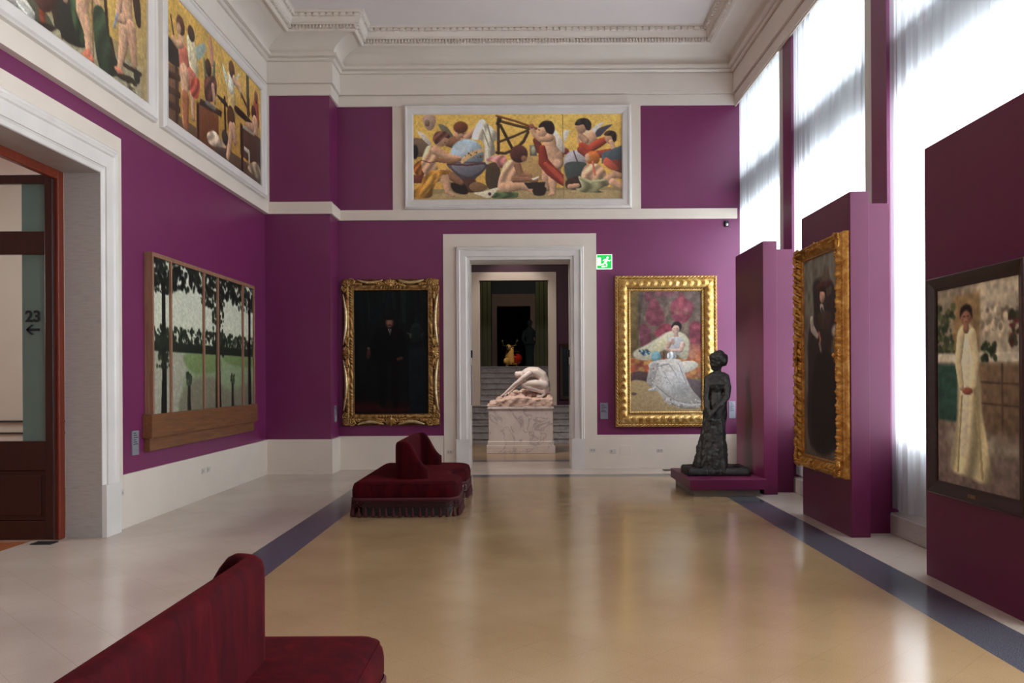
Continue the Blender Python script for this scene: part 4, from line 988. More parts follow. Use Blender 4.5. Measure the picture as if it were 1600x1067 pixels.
# -- five part park painting
t=place_wall('park_painting',(XL,11.17,.78),R(90),'wide five part painting of a park with dark trees over a brown wooden sill','painting')
p=painting('park'); zb=.42; H=1.80; Y0=9.43-11.17; Wt=3.49
edges=[(9.43,9.88),(9.92,10.90),(10.94,11.40),(11.44,12.41),(12.45,12.92)]
for a,b in edges: canvas('park_panel',p,b-a,H,M['oil'],t,-.075,zb,((a-9.43)/Wt,(b-9.43)/Wt),a-11.17)
for a,b in ((9.39,9.43),(9.88,9.92),(10.90,10.94),(11.40,11.44),(12.41,12.45),(12.92,12.96)):
    MB().box(a-11.17,b-11.17,-.10,0,zb-.03,zb+H+.0).build('stile',M['oak'],t,None,bevel=.004)
MB().box(9.39-11.17,12.96-11.17,-.10,0,zb+H,zb+H+.05).build('top_rail',M['oak'],t,None,bevel=.004)
MB().box(9.41-11.17,12.94-11.17,-.06,0,zb-.03,zb+H+.0).build('backing',M['mahogany'],t)
MB().box(9.33-11.17,13.02-11.17,-.115,0,.15,.42).build('sill_board',M['oak_board'],t,None,bevel=.006)
MB().box(9.37-11.17,12.98-11.17,-.07,0,0,.155).build('lower_board',M['oak_board'],t,None,bevel=.006,label='lighter lower board')
# -- ornaments for baroque frames
def scroll(mb,c,r,turns,rad,y,flip=1,start=0):
    pts=[];rs=[]
    for k in range(26):
        u=k/25; a=start+flip*turns*2*PI*u; q=r*(1-.85*u); pts.append((c[0]+q*math.cos(a),y-.012*u,c[1]+q*math.sin(a))); rs.append(rad*(1-.45*u))
    mb.tube(pts,rs,7)
def leaf(mb,x,z,ang,L,Wd,y):
    m=Matrix.Rotation(-ang,3,'Y'); mb.ell((x+math.cos(ang)*L/2,y,z+math.sin(ang)*L/2),(L/2,.014,Wd/2),m,9,6)
def corner_orn(x,z,dx,dz,s,y):
    mb=MB(); a0=math.atan2(dz,dx)
    for k in range(5): leaf(mb,x-dx*s*.12,z-dz*s*.12,a0+R(-36+18*k),s*(.66-.06*abs(k-2)),s*.24,y)
    mb.ell((x-dx*s*.1,y-.012,z-dz*s*.1),(s*.13,.026,s*.13),None,12,8); scroll(mb,(x-dx*s*.02,z-dz*s*.02),s*.40,1.1,s*.06,y-.004,dx*dz,a0)
    for sg in (1,-1):
        a=a0+sg*R(120); scroll(mb,(x+math.cos(a)*s*.44,z+math.sin(a)*s*.44),s*.30,1.5,s*.085,y,sg,a0)
        b=a0+sg*R(140); leaf(mb,x+math.cos(b)*s*.5,z+math.sin(b)*s*.5,a0+sg*R(135),s*.9,s*.24,y); leaf(mb,x+math.cos(b)*s*.3,z+math.sin(b)*s*.3,a0+sg*R(105),s*.6,s*.2,y)
        for k in range(3): mb.ell((x+math.cos(b)*s*(.8+.22*k),y-.006,z+math.sin(b)*s*(.8+.22*k)),(s*.09,.02,s*.09),None,8,6)
    return mb
def centre_orn(x,z,nx,nz,s,y):
    mb=MB(); a0=math.atan2(nz,nx); tx,tz=-nz,nx
    for k in range(5): leaf(mb,x-nx*s*.3,z-nz*s*.3,a0+R(-44+22*k),s*(.8-.07*abs(k-2)),s*.3,y-.006)
    mb.ell((x-nx*s*.15,y-.016,z-nz*s*.15),(s*.15,.03,s*.2),None,12,8)
    for sg in (1,-1):
        scroll(mb,(x+tx*sg*s*.45,z+tz*sg*s*.45),s*.27,1.5,s*.075,y,-sg,a0); b=math.atan2(tz*sg,tx*sg)
        leaf(mb,x+tx*sg*s*.5,z+tz*sg*s*.5,b+R(14)*sg,s*.95,s*.26,y); leaf(mb,x+tx*sg*s*.6,z+tz*sg*s*.6,b-R(16)*sg,s*.8,s*.22,y)
        for k in range(3): mb.ell((x+tx*sg*s*(1.1+.2*k),y-.004,z+tz*sg*s*(1.1+.2*k)),(s*.09,.02,s*.09),None,8,6)
    return mb
def ornaments(t,w,h,o,y,s,mat,sides=(1.0,1.0)):
    for dx in (-1,1):
        for dz in (-1,1): corner_orn(dx*(w/2+o),(h/2+dz*(h/2+o)),dx,dz,s,y).build('corner_ornament',mat,t)
    for nx,nz in ((0,1),(0,-1),(1,0),(-1,0)):
        centre_orn(nx*(w/2+o),h/2+nz*(h/2+o),nx,nz,s*.95,y).build('centre_ornament',mat,t)
# -- dark portrait of a man
t=place_wall('gilt_framed_portrait',(-2.313,YB,.975),0,'very dark portrait of a standing man in an old gold scrolled frame','painting')
w,h=1.28,2.14; canvas('picture',painting('dark_man'),w,h,M['varnish'],t,-.03)
pr=[(0,.02),(0,.05),(.012,.055),(.02,.05)]+[(.02+.07*k/6,.05+.012*math.sin(k*.5)) for k in range(1,7)]+[(.10,.075),(.115,.09),(.13,.095),(.15,.085),(.165,.06),(.185,.05),(.2,.048),(.205,.0)]
def rel_rococo(s,a,o,L):
    d=.004*math.sin(a*2*PI/.022) if .0<o<.03 else 0
    if .03<=o<=.10: d+=.006*math.sin(a*2*PI/.075+9*math.sin(a*7)+o*60)
    return d,0
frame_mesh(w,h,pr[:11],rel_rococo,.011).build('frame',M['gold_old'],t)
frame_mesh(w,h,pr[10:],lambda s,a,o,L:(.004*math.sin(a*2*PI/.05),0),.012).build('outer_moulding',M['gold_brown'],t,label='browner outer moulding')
def rails(t,w,h,o,amp,rad,y,mat):
    for s in range(4):
        L=(w if s%2==0 else h)/2
        for sg in (1,-1):
            pts=[]
            for k in range(15):
                u=k/14; a=sg*(.13+(L-.13-.06)*u); q=o-amp*math.sin(PI*u); pts.append({0:(a,y,-q),1:(w/2+q,y,h/2+a),2:(a,y,h+q),3:(-w/2-q,y,h/2+a)}[s])
            MB().tube(pts,[rad*(.5+.9*math.sin(PI*k/14)) for k in range(15)],8).build('scroll_rail',mat,t)
rails(t,w,h,.182,.05,.022,-.085,M['gold_highlight']); ornaments(t,w,h,.12,-.09,.2,M['gold_old'])
# -- seated lady in the bright gold frame
t=place_wall('gilt_framed_picture',(2.47,YB,.99),0,'painting of a seated lady in white in a wide bright gold frame','painting')
w,h=1.235,2.09; canvas('picture',painting('seated_lady'),w,h,M['oil'],t,-.03)
pr=[(0,.025),(0,.05)]+[(.006+.004*k,.05+.012*math.sin(PI*k/7)) for k in range(8)]+[(.04,.05),(.058,.062),(.062,.085)]+[(.066+.14*k/16,.088+.03*math.sin(PI*(k/16)**.8)) for k in range(17)]+[(.212,.082),(.216,.078)]+[(.218+.005*k,.082+.016*math.sin(PI*k/7)) for k in range(8)]+[(.258,.085),(.265,.075),(.265,0)]
def rel_leaf(s,a,o,L):
    if .004<o<.037: return .006*math.sin(2*PI*(a/.045+o/.03)),0
    if .216<o<.256: return .011*math.sin(2*PI*(a/.062+o/.04)),0
    if .066<=o<=.21:
        f=(o-.066)/.144; ph=a/.125; u=(ph%1)-.5; env=math.sin(PI*f); sc=math.cos(2*PI*(ph+.38*math.sin(PI*f)))
        v=2*PI*(ph*4+1.5*math.sin(PI*f*2)); return .009*env*(sc*abs(sc)**.3)+.007*env*math.sin(v)*(.7+.3*sc)+.003*env*math.sin(v*2.3+f*20),0
    return 0,0
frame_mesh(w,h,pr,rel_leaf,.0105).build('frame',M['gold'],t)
# ================================================================== EXHIBITION PANELS ON THE RIGHT
def panel(Yc0,Yc1,wingY,wx,label):
    t=empty('exhibition_panel',(3.31,(Yc0+Yc1)/2,0),0,label,'exhibition panel','purple exhibition panels in front of the windows'); m=(Yc0+Yc1)/2
    MB().box(-.093,.095,Yc0-m,Yc1-m,0,3.41).build('panel_board',M['panel_purple'],t,None,bevel=.004)
    MB().box(.095,wx-3.31,wingY-m,wingY+.12-m,0,3.335).build('wing_board',M['panel_purple'],t,None,bevel=.004); return t
panel(11.1,12.53,11.33,3.70,'tall purple panel furthest away, behind the dark bronze woman')
panel(8.13,9.55,8.34,3.70,'middle tall purple panel carrying the gold framed lady in a hat')
panel(5.20,6.62,5.41,3.70,'nearest tall purple panel at right edge, carrying the dark framed picture')
# -- lady in a hat
t=place_wall('gilt_framed_portrait',(3.217,8.83,.72),R(-90),'dark portrait of a lady in a hat, gold frame, on the middle purple panel','painting')
w,h=1.06,2.16; canvas('picture',painting('hat_lady'),w,h,M['oil'],t,-.04)
pr=[(0,.03),(0,.06),(.01,.065),(.02,.06)]+[(.025+.06*k/8,.07+.03*math.sin(PI*k/16)) for k in range(9)]+[(.095,.12),(.11,.125),(.125,.11),(.13,.07),(.14,.06),(.15,.055),(.15,0)]
def rel_foliage(s,a,o,L):
    if .03<o<.13: return .012*math.sin(a*2*PI/.09+o*50)*math.sin(a*2*PI/.23+o*20)+.006*math.sin(a*2*PI/.035+o*90),(.004*math.sin(a*2*PI/.07) if o>.1 else 0)
    return 0,0
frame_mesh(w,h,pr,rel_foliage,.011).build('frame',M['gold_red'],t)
ornaments(t,w,h,.085,-.105,.14,M['gold_red'])
# -- pale gown
t=place_wall('dark_framed_picture',(3.217,5.82,.79),R(-90),'picture of a woman in a pale yellow gown in a plain dark wooden frame','painting')
w,h=1.055,1.45; canvas('picture',painting('pale_gown'),w,h,M['oil'],t,-.035)
frame_mesh(w,h,[(0,.03),(0,.045),(.02,.05),(.075,.075),(.09,.08),(.10,.07),(.10,0)]).build('frame',M['ebony'],t)
nm=MB().box(-.05,.05,-.071,-.062,-.065,-.04); nm.build('name_plate',M['brass'],t,None,bevel=.002,label='small brass name plate')
# ================================================================== SMALL WALL FITTINGS
def wall_label(loc,rz,w,h,label):
    t=empty('wall_label',loc,rz,label,'wall label','grey wall labels'); MB().box(-w/2,w/2,-.018,0,0,h).build('panel',M['plaque'],t,None,bevel=.003)
    mb=MB(); n=6
    for k in range(n): mb.box(-w*.38,-w*.38+w*(.4+.3*((k*7)%3)/2),-.0195,-.018,h*(.9-.09*k)-.004,h*(.9-.09*k)+.004)
    mb.build('print',M['ink'],t); return t
wall_label((XL,9.14,.76),R(90),.15,.27,'small grey label on the left wall beside the park painting')
wall_label((-3.235,14.1,.85),R(90),.13,.28,'small grey label on the pilaster beside the dark portrait of a man')
wall_label((1.39,YB,.86),0,.135,.28,'small grey label between the back doorway and the seated lady painting')
wall_label((3.62,YB,.86),0,.11,.3,'small grey label on the back wall just right of the seated lady painting')
for x,rz,sd in ((BX0+.012,R(90),'left'),(BX1-.012,R(-90),'right')):
    mb=MB().box(-.03,.03,-.015,0,0,.72); o=mb.build('door_plate',M['plaque'],None,None,.003,f'long grey strip on the {sd} jamb of the back doorway','wall plate','grey strips inside the back doorway'); o.location=(x,14.75,1.1); o.rotation_euler=(0,0,rz)
    t=empty('keypad',(x,14.72,1.95),rz,f'small dark sensor on the {sd} jamb of the back doorway','sensor','sensors inside the back doorway'); MB().box(-.03,.03,-.03,0,0,.13).build('body',M['dark_metal'],t,None,bevel=.004); MB().ell((0,-.03,.08),(.012,.008,.012)).build('lens',M['plaque'],t)
def outlet(loc,rz,label,n=2):
    t=empty('wall_socket',loc,rz,label,'wall socket','ivory wall sockets on the dado'); MB().box(-.055,.055,-.01,0,-.035,.035).build('cover_plate',M['plastic'],t,None,bevel=.003)
    for k in range(n): MB().box(-.035+.04*k,-.012+.04*k,-.012,-.01,-.015,.015).build('switch_insert',M['plastic_dark'],t)
outlet((XL+.03,11.02,.37),R(90),'left one of the paired sockets low on the left wall dado',1); outlet((XL+.03,11.20,.37),R(90),'right one of the paired sockets low on the left wall dado',1)
outlet((XL+.03,8.77,.39),R(90),'socket low on the casing of the left doorway')
outlet((1.19,YB-.03,.32),0,'socket on the back dado right beside the doorway casing'); outlet((1.54,YB-.03,.30),0,'socket on the back dado under the seated lady painting',1); outlet((2.36,YB-.03,.31),0,'socket on the back dado left of the bronze woman')
outlet((-1.30,YB-.03,.30),0,'socket on the back dado left of the doorway')
MB().box(1.66,1.86,YB-.036,YB-.026,.24,.40).build('access_cover',M['white'],None,(1.76,YB-.03,.24),.002,'square cream access cover on the dado under the seated lady painting','cover plate')
t=empty('exit_sign',(1.405,YB,3.47),0,'small lit green emergency exit sign with running man, beside the back doorway','exit sign')
MB().box(-.135,.135,-.05,0,0,.255).build('housing',M['sign_white'],t,None,bevel=.006)
MB().box(-.125,.125,-.054,-.05,.01,.245).build('green_face',M['sign_green'],t)
sg=MB(); yy=(-.058,-.054)
sg.box(-.118,-.06,*yy,.06,.195)
def bar(x1,z1,x2,z2,w):
    d=Vector((x2-x1,z2-z1)); d.normalize(); q=Vector((-d.y,d.x))*w/2; sg.prism([(x1+q.x,z1+q.y),(x2+q.x,z2+q.y),(x2-q.x,z2-q.y),(x1-q.x,z1-q.y)],*yy)
bar(.045,.165,.01,.11,.04); bar(.01,.11,-.03,.075,.022); bar(-.03,.075,-.055,.08,.018); bar(.01,.11,.045,.075,.022); bar(.045,.075,.035,.04,.018); bar(.045,.16,.09,.135,.016); bar(.09,.135,.105,.16,.014); bar(.04,.165,0,.165,.016); bar(0,.165,-.025,.14,.014)
sg.prism([(.055+.02*math.cos(k*PI/6),.195+.02*math.sin(k*PI/6)) for k in range(12)],*yy); sg.prism([(-.05,.03),(0,.03),(.03,.045),(.0,.058),(-.05,.055)],*yy)
sg.build('running_man',M['sign_white'],t)
t=empty('motion_sensor',(3.54,YB+.006,4.20),0,'small dark motion sensor high on the back wall near the windows','sensor'); MB().box(-.035,.035,-.06,0,0,.10).build('body',M['dark_metal'],t,None,bevel=.008); MB().ell((0,-.06,.03),(.022,.015,.022)).build('lens',M['plastic'],t)
MB().box(2.36,2.95,14.02,14.12,0,.012).build('floor_grille',M['dark_metal'],None,(2.6,14.07,0),0,'dark floor grille at the foot of the back wall','floor grille')
# ================================================================== SOFAS
def rounded(pts,rads,n=7):
    out=[];k=len(pts)
    for i in range(k):
        p,a,b=Vector(pts[i]),Vector(pts[i-1]),Vector(pts[(i+1)%k]); r=rads[i]
        if r==0: out.append(p); continue
        d1=(a-p).normalized(); d2=(b-p).normalized(); ang=d1.angle(d2); tl=r/math.tan(ang/2); c=p+(d1+d2).normalized()*(r/math.sin(ang/2)); s=p+d1*tl; e=p+d2*tl
        a1=math.atan2(s.y-c.y,s.x-c.x); a2=math.atan2(e.y-c.y,e.x-c.x); da=(a2-a1+PI)%(2*PI)-PI
        out+=[c+Vector((math.cos(a1+da*j/n),math.sin(a1+da*j/n)))*r for j in range(n+1)]
    return out
def resample(pts,step):
    P=[Vector(p) for p in pts]; P.append(P[0]); L=[0]
    for a,b in zip(P,P[1:]): L.append(L[-1]+(b-a).length)
    n=int(round(L[-1]/step)); out=[]; j=0
    for i in range(n):
        s=L[-1]*i/n
        while L[j+1]<s: j+=1
        out.append(P[j].lerp(P[j+1],(s-L[j])/max(1e-9,L[j+1]-L[j])))
    return out
def normals(P):
    n=len(P); return [Vector(((P[(i+1)%n]-P[i-1]).y,-(P[(i+1)%n]-P[i-1]).x)).normalized() for i in range(n)]
def make_sofa(label):
    t=empty('back_to_back_sofa',(0,0,0),0,label,'sofa','crimson velvet sofas')
    raw=rounded([(-.604,-1.125),(.604,-1.125),(.604,-.42),(.44,-.12),(.44,.12),(.60,.36),(.625,1.125),(-.604,1.125)],[.10,.16,.10,.14,.14,.16,.22,.10])
    P=resample(raw,.03); Nn=normals(P)
    if sum((P[i].x*P[(i+1)%len(P)].y-P[(i+1)%len(P)].x*P[i].y) for i in range(len(P)))<0: Nn=[-v for v in Nn]
    mb=MB(); rows=[]
    for ins,z in ((.03,.19),(.0,.205),(-.012,.25),(-.012,.31),(-.004,.35),(.014,.378),(.04,.394),(.065,.400),(.085,.403)):
        rows.append([(p.x-q.x*ins,p.y-q.y*ins,z) for p,q in zip(P,Nn)])
    mb.grid(rows,True,True); b=len(mb.v)-len(P)
    for tri in tessellate_polygon([[Vector(v) for v in rows[-1]]]): mb.f.append(tuple(b+k for k in tri)); mb.sm.append(True)
    mb.build('seat',M['velvet'],t)
    MB().tube([(p.x-q.x*.012,p.y-q.y*.012,.374) for p,q in zip(P,Nn)],.006,6,True).build('piping',M['velvet'],t)
    mb=MB(); rows=[[(p.x-q.x*.10,p.y-q.y*.10,z) for p,q in zip(P,Nn)] for z in (0,.2)]; mb.grid(rows,False,True); mb.build('plinth',M['sofa_base'],t)
    # back: spine with two wings
    cl=rounded([(.235,-.80),(-.105,-.80),(-.105,.80),(.235,.80)],[0,.09,.09,0],8)
    cl=[Vector(p) for p in cl]; q=[cl[0]]
    for a,b in zip(cl,cl[1:]):
        n=max(1,int((b-a).length/.03)); q+=[a.lerp(b,(k+1)/n) for k in range(n)]
    dist=[0]
    for a,b in zip(q,q[1:]): dist.append(dist[-1]+(b-a).length)
    T=dist[-1]; mb=MB(); rows=[]; hw=.056
    for i,p in enumerate(q):
        s=min(dist[i],T-dist[i]); a=q[max(0,i-1)]; b=q[min(len(q)-1,i+1)]; d=(b-a).normalized(); nn=Vector((d.y,-d.x))
        u=min(1,max(0,(s-.02)/.23)); h=.55+.29*(u*u*(3-2*u)); e=min(1,.35+s/.05*.65) if s<.05 else 1; h-=(1-e)*.04; hw_=hw*e
        prof=[(-1,.30),(-1.02,h-.10),(-.98,h-.045),(-.8,h-.015),(-.4,h),(0,h+.003),(.4,h),(.8,h-.015),(.98,h-.045),(1.02,h-.10),(1,.30)]
        rows.append([(p.x+nn.x*hw_*o,p.y+nn.y*hw_*o,z) for o,z in prof])
    mb.grid(rows,True)
    for r_,rev in ((0,0),(len(rows)-1,1)):
        b=r_*11; f=tuple(b+k for k in range(11)); mb.f.append(f if rev else f[::-1]); mb.sm.append(True)
    mb.build('backrest',M['velvet'],t)
    # fringe: braid, netting and tassels
    mb=MB(); rows=[[(p.x+q_.x*o,p.y+q_.y*o,z) for p,q_ in zip(P,Nn)] for o,z in ((.004,.185),(.02,.187),(.022,.215),(.012,.225))]; mb.grid(rows,True,True)
    K=88; F=resample(raw,.0145); F=[F[int(i*len(F)/(2*K))%len(F)] for i in range(2*K)]; FN=normals(F)
    if sum((F[i].x*F[(i+1)%len(F)].y-F[(i+1)%len(F)].x*F[i].y) for i in range(len(F)))<0: FN=[-v for v in FN]
    def at(i,o,z): i%=2*K; return (F[i].x+FN[i].x*o,F[i].y+FN[i].y*o,z)
    mb.tube([at(i,.018,.186 if i%2 else .150) for i in range(2*K)],.0045,5,True); mb.tube([at(i,.018,.150 if i%2 else .186) for i in range(2*K)],.0045,5,True)
    mb.tube([at(i,.02,.115 if i%2 else .150) for i in range(2*K)],.0045,5,True); mb.tube([at(i,.02,.150 if i%2 else .115) for i in range(2*K)],.0045,5,True)
    fr=mb.build('fringe',M['fringe'],t)
    tm=MB().lathe([(.004,.108),(.009,.104),(.013,.095),(.009,.085),(.011,.08),(.018,.05),(.021,.02),(.019,.006),(.004,.006)],8)
    t0=None
    for i in range(K):
        x,y_,z=at(2*i,.02,0)
        if t0 is None: o=t0=tm.build('tassel',M['fringe'],fr)
        else: o=t0.copy(); COL.objects.link(o); o.parent=fr
        o.location=(x,y_,0); o.rotation_euler=(0,0,i*1.3)
    return t
s1=make_sofa('crimson velvet sofa with tasselled fringe standing in front of the dark portrait')
s1.location=(-1.381,10.59,0)
s2=copy_tree(s1); s2['label']='crimson velvet sofa nearest the camera, cut off by the bottom left corner of the photo'
s2.location=(-1.268,2.775,0); s2.rotation_euler=(0,0,PI)
# ================================================================== BRONZE WOMAN ON HER PLINTH
t=empty('display_plinth',(2.705,11.62,0),0,'low purple plinth with grey recessed base under the bronze woman','plinth')
MB().box(-.52,.50,-.72,.74,.095,.227).build('plinth_top',M['panel_purple'],t,None,bevel=.004)
MB().box(-.46,.42,-.65,.66,0,.095).build('plinth_base',M['grey_paint'],t,None,bevel=.003)
def bronze_woman():
    t=empty('bronze_statue',(2.70,11.58,.227),0,'dark bronze statue of a standing woman in a long gown on the purple plinth','statue')
    k=.00193; X=lambda c:(c-232)*k; Z=lambda c:(912-c)*k+.085
    mb=MB(); rows=[]
    for cy,xl,xr,ry,yo in ((238,200,262,.05,0),(252,166,300,.075,0),(275,158,312,.10,0),(300,156,306,.125,-.02),(330,160,298,.115,-.01),(362,168,292,.10,0),(390,166,296,.115,0),(430,152,304,.135,0),(470,142,306,.15,0),(520,138,302,.155,0),(580,132,292,.15,0),(640,124,284,.155,0),(700,112,280,.165,0),(760,102,278,.175,0),(820,96,278,.19,0),(870,92,280,.20,0),(915,88,286,.21,0),(940,84,290,.22,0)):
        cx=(X(xl)+X(xr))/2; rx=(X(xr)-X(xl))/2; row=[]
        for j in range(40):
            a=2*PI*j/40; f=1+(.03*math.sin(a*6+cy*.006)+.02*math.sin(a*11-cy*.01) if cy>500 else 0); row.append((cx+rx*f*math.cos(a),yo+ry*f*math.sin(a),Z(cy)))
        rows.append(row)
    mb.grid(rows,True,True); mb.f.append(tuple(range(40))); mb.sm.append(True); b=len(rows)*40-40; mb.f.append(tuple(b+j for j in range(40))[::-1]); mb.sm.append(True)
    cap_chain(mb,[(X(238),0,Z(250),.055),(X(240),-.0,Z(215),.046),(X(238),-.005,Z(180),.06)])                  # neck
    cap_chain(mb,[(X(178),0,Z(258),.05),(X(212),0,Z(244),.058),(X(240),0,Z(240),.062),(X(266),0,Z(243),.058),(X(292),-.01,Z(256),.056)])
    mb.ell((X(226),-.01,Z(150)),(.085,.082,.112)); mb.ell((X(205),-.02,Z(172)),(.05,.055,.06))                     # head and jaw
    mb.ell((X(183),-.03,Z(160)),(.016,.014,.014)); mb.ell((X(188),-.03,Z(152)),(.012,.01,.022)); mb.ell((X(190),-.03,Z(172)),(.014,.02,.009)); mb.ell((X(196),-.03,Z(190)),(.026,.025,.018))   # nose, lips, chin
    mb.ell((X(196),-.03,Z(138)),(.02,.06,.014)); mb.ell((X(236),-.09,Z(158)),(.018,.012,.026))
    mb.ell((X(240),0,Z(112)),(.125,.12,.085)); mb.ell((X(262),0,Z(132)),(.10,.105,.09)); mb.ell((X(290),0,Z(110)),(.052,.06,.045)); mb.ell((X(212),-.02,Z(105)),(.07,.08,.06)); mb.ell((X(284),0,Z(150)),(.055,.06,.05)); mb.ell((X(250),0,Z(78)),(.075,.07,.04))  # hair
    mb.ell((X(190),-.062,Z(296)),(.05,.055,.06)); mb.ell((X(246),-.075,Z(298)),(.052,.055,.06))                      # bust
    cap_chain(mb,[(X(292),-.03,Z(258),.058),(X(300),-.09,Z(320),.052),(X(292),-.13,Z(390),.045),(X(230),-.19,Z(455),.037),(X(172),-.20,Z(505),.029),(X(160),-.2,Z(522),.026)])
    cap_chain(mb,[(X(170),.0,Z(262),.05),(X(150),-.06,Z(330),.045),(X(142),-.1,Z(410),.04),(X(146),-.17,Z(480),.033),(X(158),-.20,Z(520),.027)])
    for f in range(4): cap_chain(mb,[(X(158)-.01+.012*f,-.215+.008*f,Z(520),.011),(X(150)+.012*f,-.225+.008*f,Z(548-4*f),.010),(X(150)+.012*f,-.215+.008*f,Z(570-6*f),.008)])
    cap_chain(mb,[(X(170),-.2,Z(512),.012),(X(176),-.215,Z(534),.010)])
    for x0,x1,y0 in ((150,112,-.13),(175,150,-.17),(205,200,-.18),(235,245,-.17),(265,262,-.12),(140,100,-.06)):
        cap_chain(mb,[(X(x0),y0,Z(560),.03),(X((x0+x1)/2),y0-.015,Z(720),.042),(X(x1),y0-.05,Z(925),.06)])
    cap_chain(mb,[(X(128),-.04,Z(690),.05),(X(106),-.06,Z(760),.065),(X(104),-.08,Z(820),.07),(X(100),-.1,Z(890),.085)]); cap_chain(mb,[(X(112),.02,Z(800),.05),(X(98),.03,Z(880),.08)])
    o=mb.build('figure',M['bronze'],t); remesh(o,.011,3,[(.014,11),(.008,30)])
    for v in o.data.vertices: v.co.z=max(.012,v.co.z)
    mb=MB(); rows=[]; rr=random.Random(4)
    pts=resample(rounded([(-.46,-.27),(.40,-.27),(.40,.30),(-.46,.30)],[.025]*4),.03)
    for ins,z in ((.0,0),(-.006,.03),(.004,.085),(.018,.103),(.06,.108),(.2,.115)):
        nn=normals(pts); rows.append([(p.x-q.x*ins+rr.uniform(-.007,.007),p.y-q.y*ins+rr.uniform(-.007,.007),z+(rr.uniform(-.008,.008) if z>0 else 0)) for p,q in zip(pts,nn)])
    mb.grid(rows,True,True); n=len(pts); b=len(rows)*n-n; mb.f.append(tuple(range(b,b+n))); mb.sm.append(True); mb.f.append(tuple(range(n))); mb.sm.append(False)
    mb.build('base',M['bronze'],t)
bronze_woman()
# ================================================================== MARBLE FIGURE ON ITS PEDESTAL
t=empty('marble_pedestal',(-.075,17.75,0),0,'veined pale marble pedestal under the crouching statue','pedestal')
MB().box(-.72,.72,-.46,.46,0,.165).build('base_block',M['carrara'],t,None,bevel=.006,label='greyer marble base block')
MB().box(-.70,.70,-.44,.44,.165,.255).build('base_moulding',M['carrara'],t,None,bevel=.012)
MB().box(-.675,.675,-.42,.42,.255,.93).build('die',M['carrara'],t,None,bevel=.005)
mb=MB().box(-.70,.70,-.44,.44,.93,.955); mb.box(-.685,.685,-.43,.43,.955,.975); mb.build('cap',M['carrara'],t,None,bevel=.006)
def marble_figure():
    t=empty('marble_statue',(-.075,17.75,.975),0,'white marble statue of a crouching nude figure bent low over rocks','statue')
    k=.00252; X=lambda c:(c-398)*k; Z=lambda c:(398-c)*k
    mb=MB()
    cap_chain(mb,[(X(605),0,Z(250),.115),(X(602),0,Z(195),.118),(X(580),0,Z(140),.115),(X(535),0,Z(112),.12),(X(480),0,Z(108),.118),(X(445),0,Z(118),.10)],.3,1.45)
    cap_chain(mb,[(X(445),0,Z(118),.07),(X(420),0,Z(118),.056),(X(395),0,Z(128),.06)])
    mb.ell((X(392),0,Z(128)),(.088,.075,.075)); mb.ell((X(372),0,Z(132)),(.06,.08,.07)); mb.ell((X(398),0,Z(158)),(.035,.04,.035)); mb.ell((X(380),0,Z(160)),(.016,.014,.016)); mb.ell((X(412),-.075,Z(136)),(.02,.012,.028))
    mb.ell((X(365),.0,Z(120)),(.05,.07,.05))
    for s,dx,dz in ((-1,0,0),(1,16,-6)):
        y=.165*s
        cap_chain(mb,[(X(598+dx*.3),y*.7,Z(225+dz),.108),(X(530+dx),y,Z(208+dz),.092),(X(460+dx),y*1.05,Z(205+dz),.076),(X(425+dx),y*1.05,Z(212+dz),.066)])
        cap_chain(mb,[(X(425+dx),y*1.05,Z(216+dz),.06),(X(470+dx),y*1.05,Z(238+dz),.064),(X(530+dx),y,Z(258+dz),.052),(X(588+dx*.5),y,Z(280+dz),.036)])
        cap_chain(mb,[(X(592),y,Z(262+dz),.04),(X(600),y,Z(292+dz),.034),(X(580),y,Z(312+dz),.028),(X(540),y,Z(318+dz),.02)])
        cap_chain(mb,[(X(470),y*1.1,Z(122),.078),(X(430),y*1.35,Z(150),.062),(X(375+dx),y*1.3,Z(196+dz),.050),(X(355+dx),y*1.25,Z(208+dz),.047),(X(300+dx*2),y*.9,Z(258+dz),.038),(X(262+dx*2),y*.7,Z(290+dz),.028)])
        for f in range(4): cap_chain(mb,[(X(258+dx*2),y*.7+.014*(f-1.5),Z(292+dz),.015),(X(240+dx*2-3*f),y*.7+.018*(f-1.5),Z(306+dz),.012),(X(228+dx*2-2*f),y*.7+.019*(f-1.5),Z(318+dz),.010)])
        cap_chain(mb,[(X(262+dx*2),y*.7-.04*s,Z(296+dz),.014),(X(262+dx*2),y*.7-.055*s,Z(312+dz),.011)])
        mb.ell((X(612),y*.55,Z(255)),(.10,.10,.10))
    o=mb.build('figure',M['statue_marble'],t); remesh(o,.012,5)
    mb=MB(); rr=random.Random(3)
    prof=[(125,378),(170,352),(225,330),(290,318),(340,312),(400,306),(450,318),(520,326),(580,322),(630,318),(655,350)]
    for i,(cx,cy) in enumerate(prof):
        for y in (-.32,-.2,-.08,.06,.2,.32):
            h=max(.03,Z(cy)*(1-.18*abs(y)/.34)+rr.uniform(-.02,.02)); mb.box(X(cx)-.09+(.07 if i==0 else 0),X(cx)+.09-(.09 if i==10 else 0),y-.08,y+.08,0,h)
            if h>.06 and 0<i<10: mb.ell((X(cx)+rr.uniform(-.03,.03),y,h-.02),(.06+rr.uniform(0,.03),.06,.04))
    for cx,cy,y,r in ((360,285,0,.09),(430,280,.02,.10),(400,300,-.1,.07),(470,300,-.05,.08),(520,305,0,.09),(545,310,-.12,.06),(630,320,-.1,.07),(330,305,-.12,.06),(330,300,.1,.07)): mb.ell((X(cx),y,Z(cy)),(r,r,r*.8))
    o=mb.build('rocks',M['statue_rock'],t); remesh(o,.016,3,[(.03,9),(.012,26)])
    for v in o.data.vertices: v.co.z=max(0,v.co.z)
    return t
marble_figure()
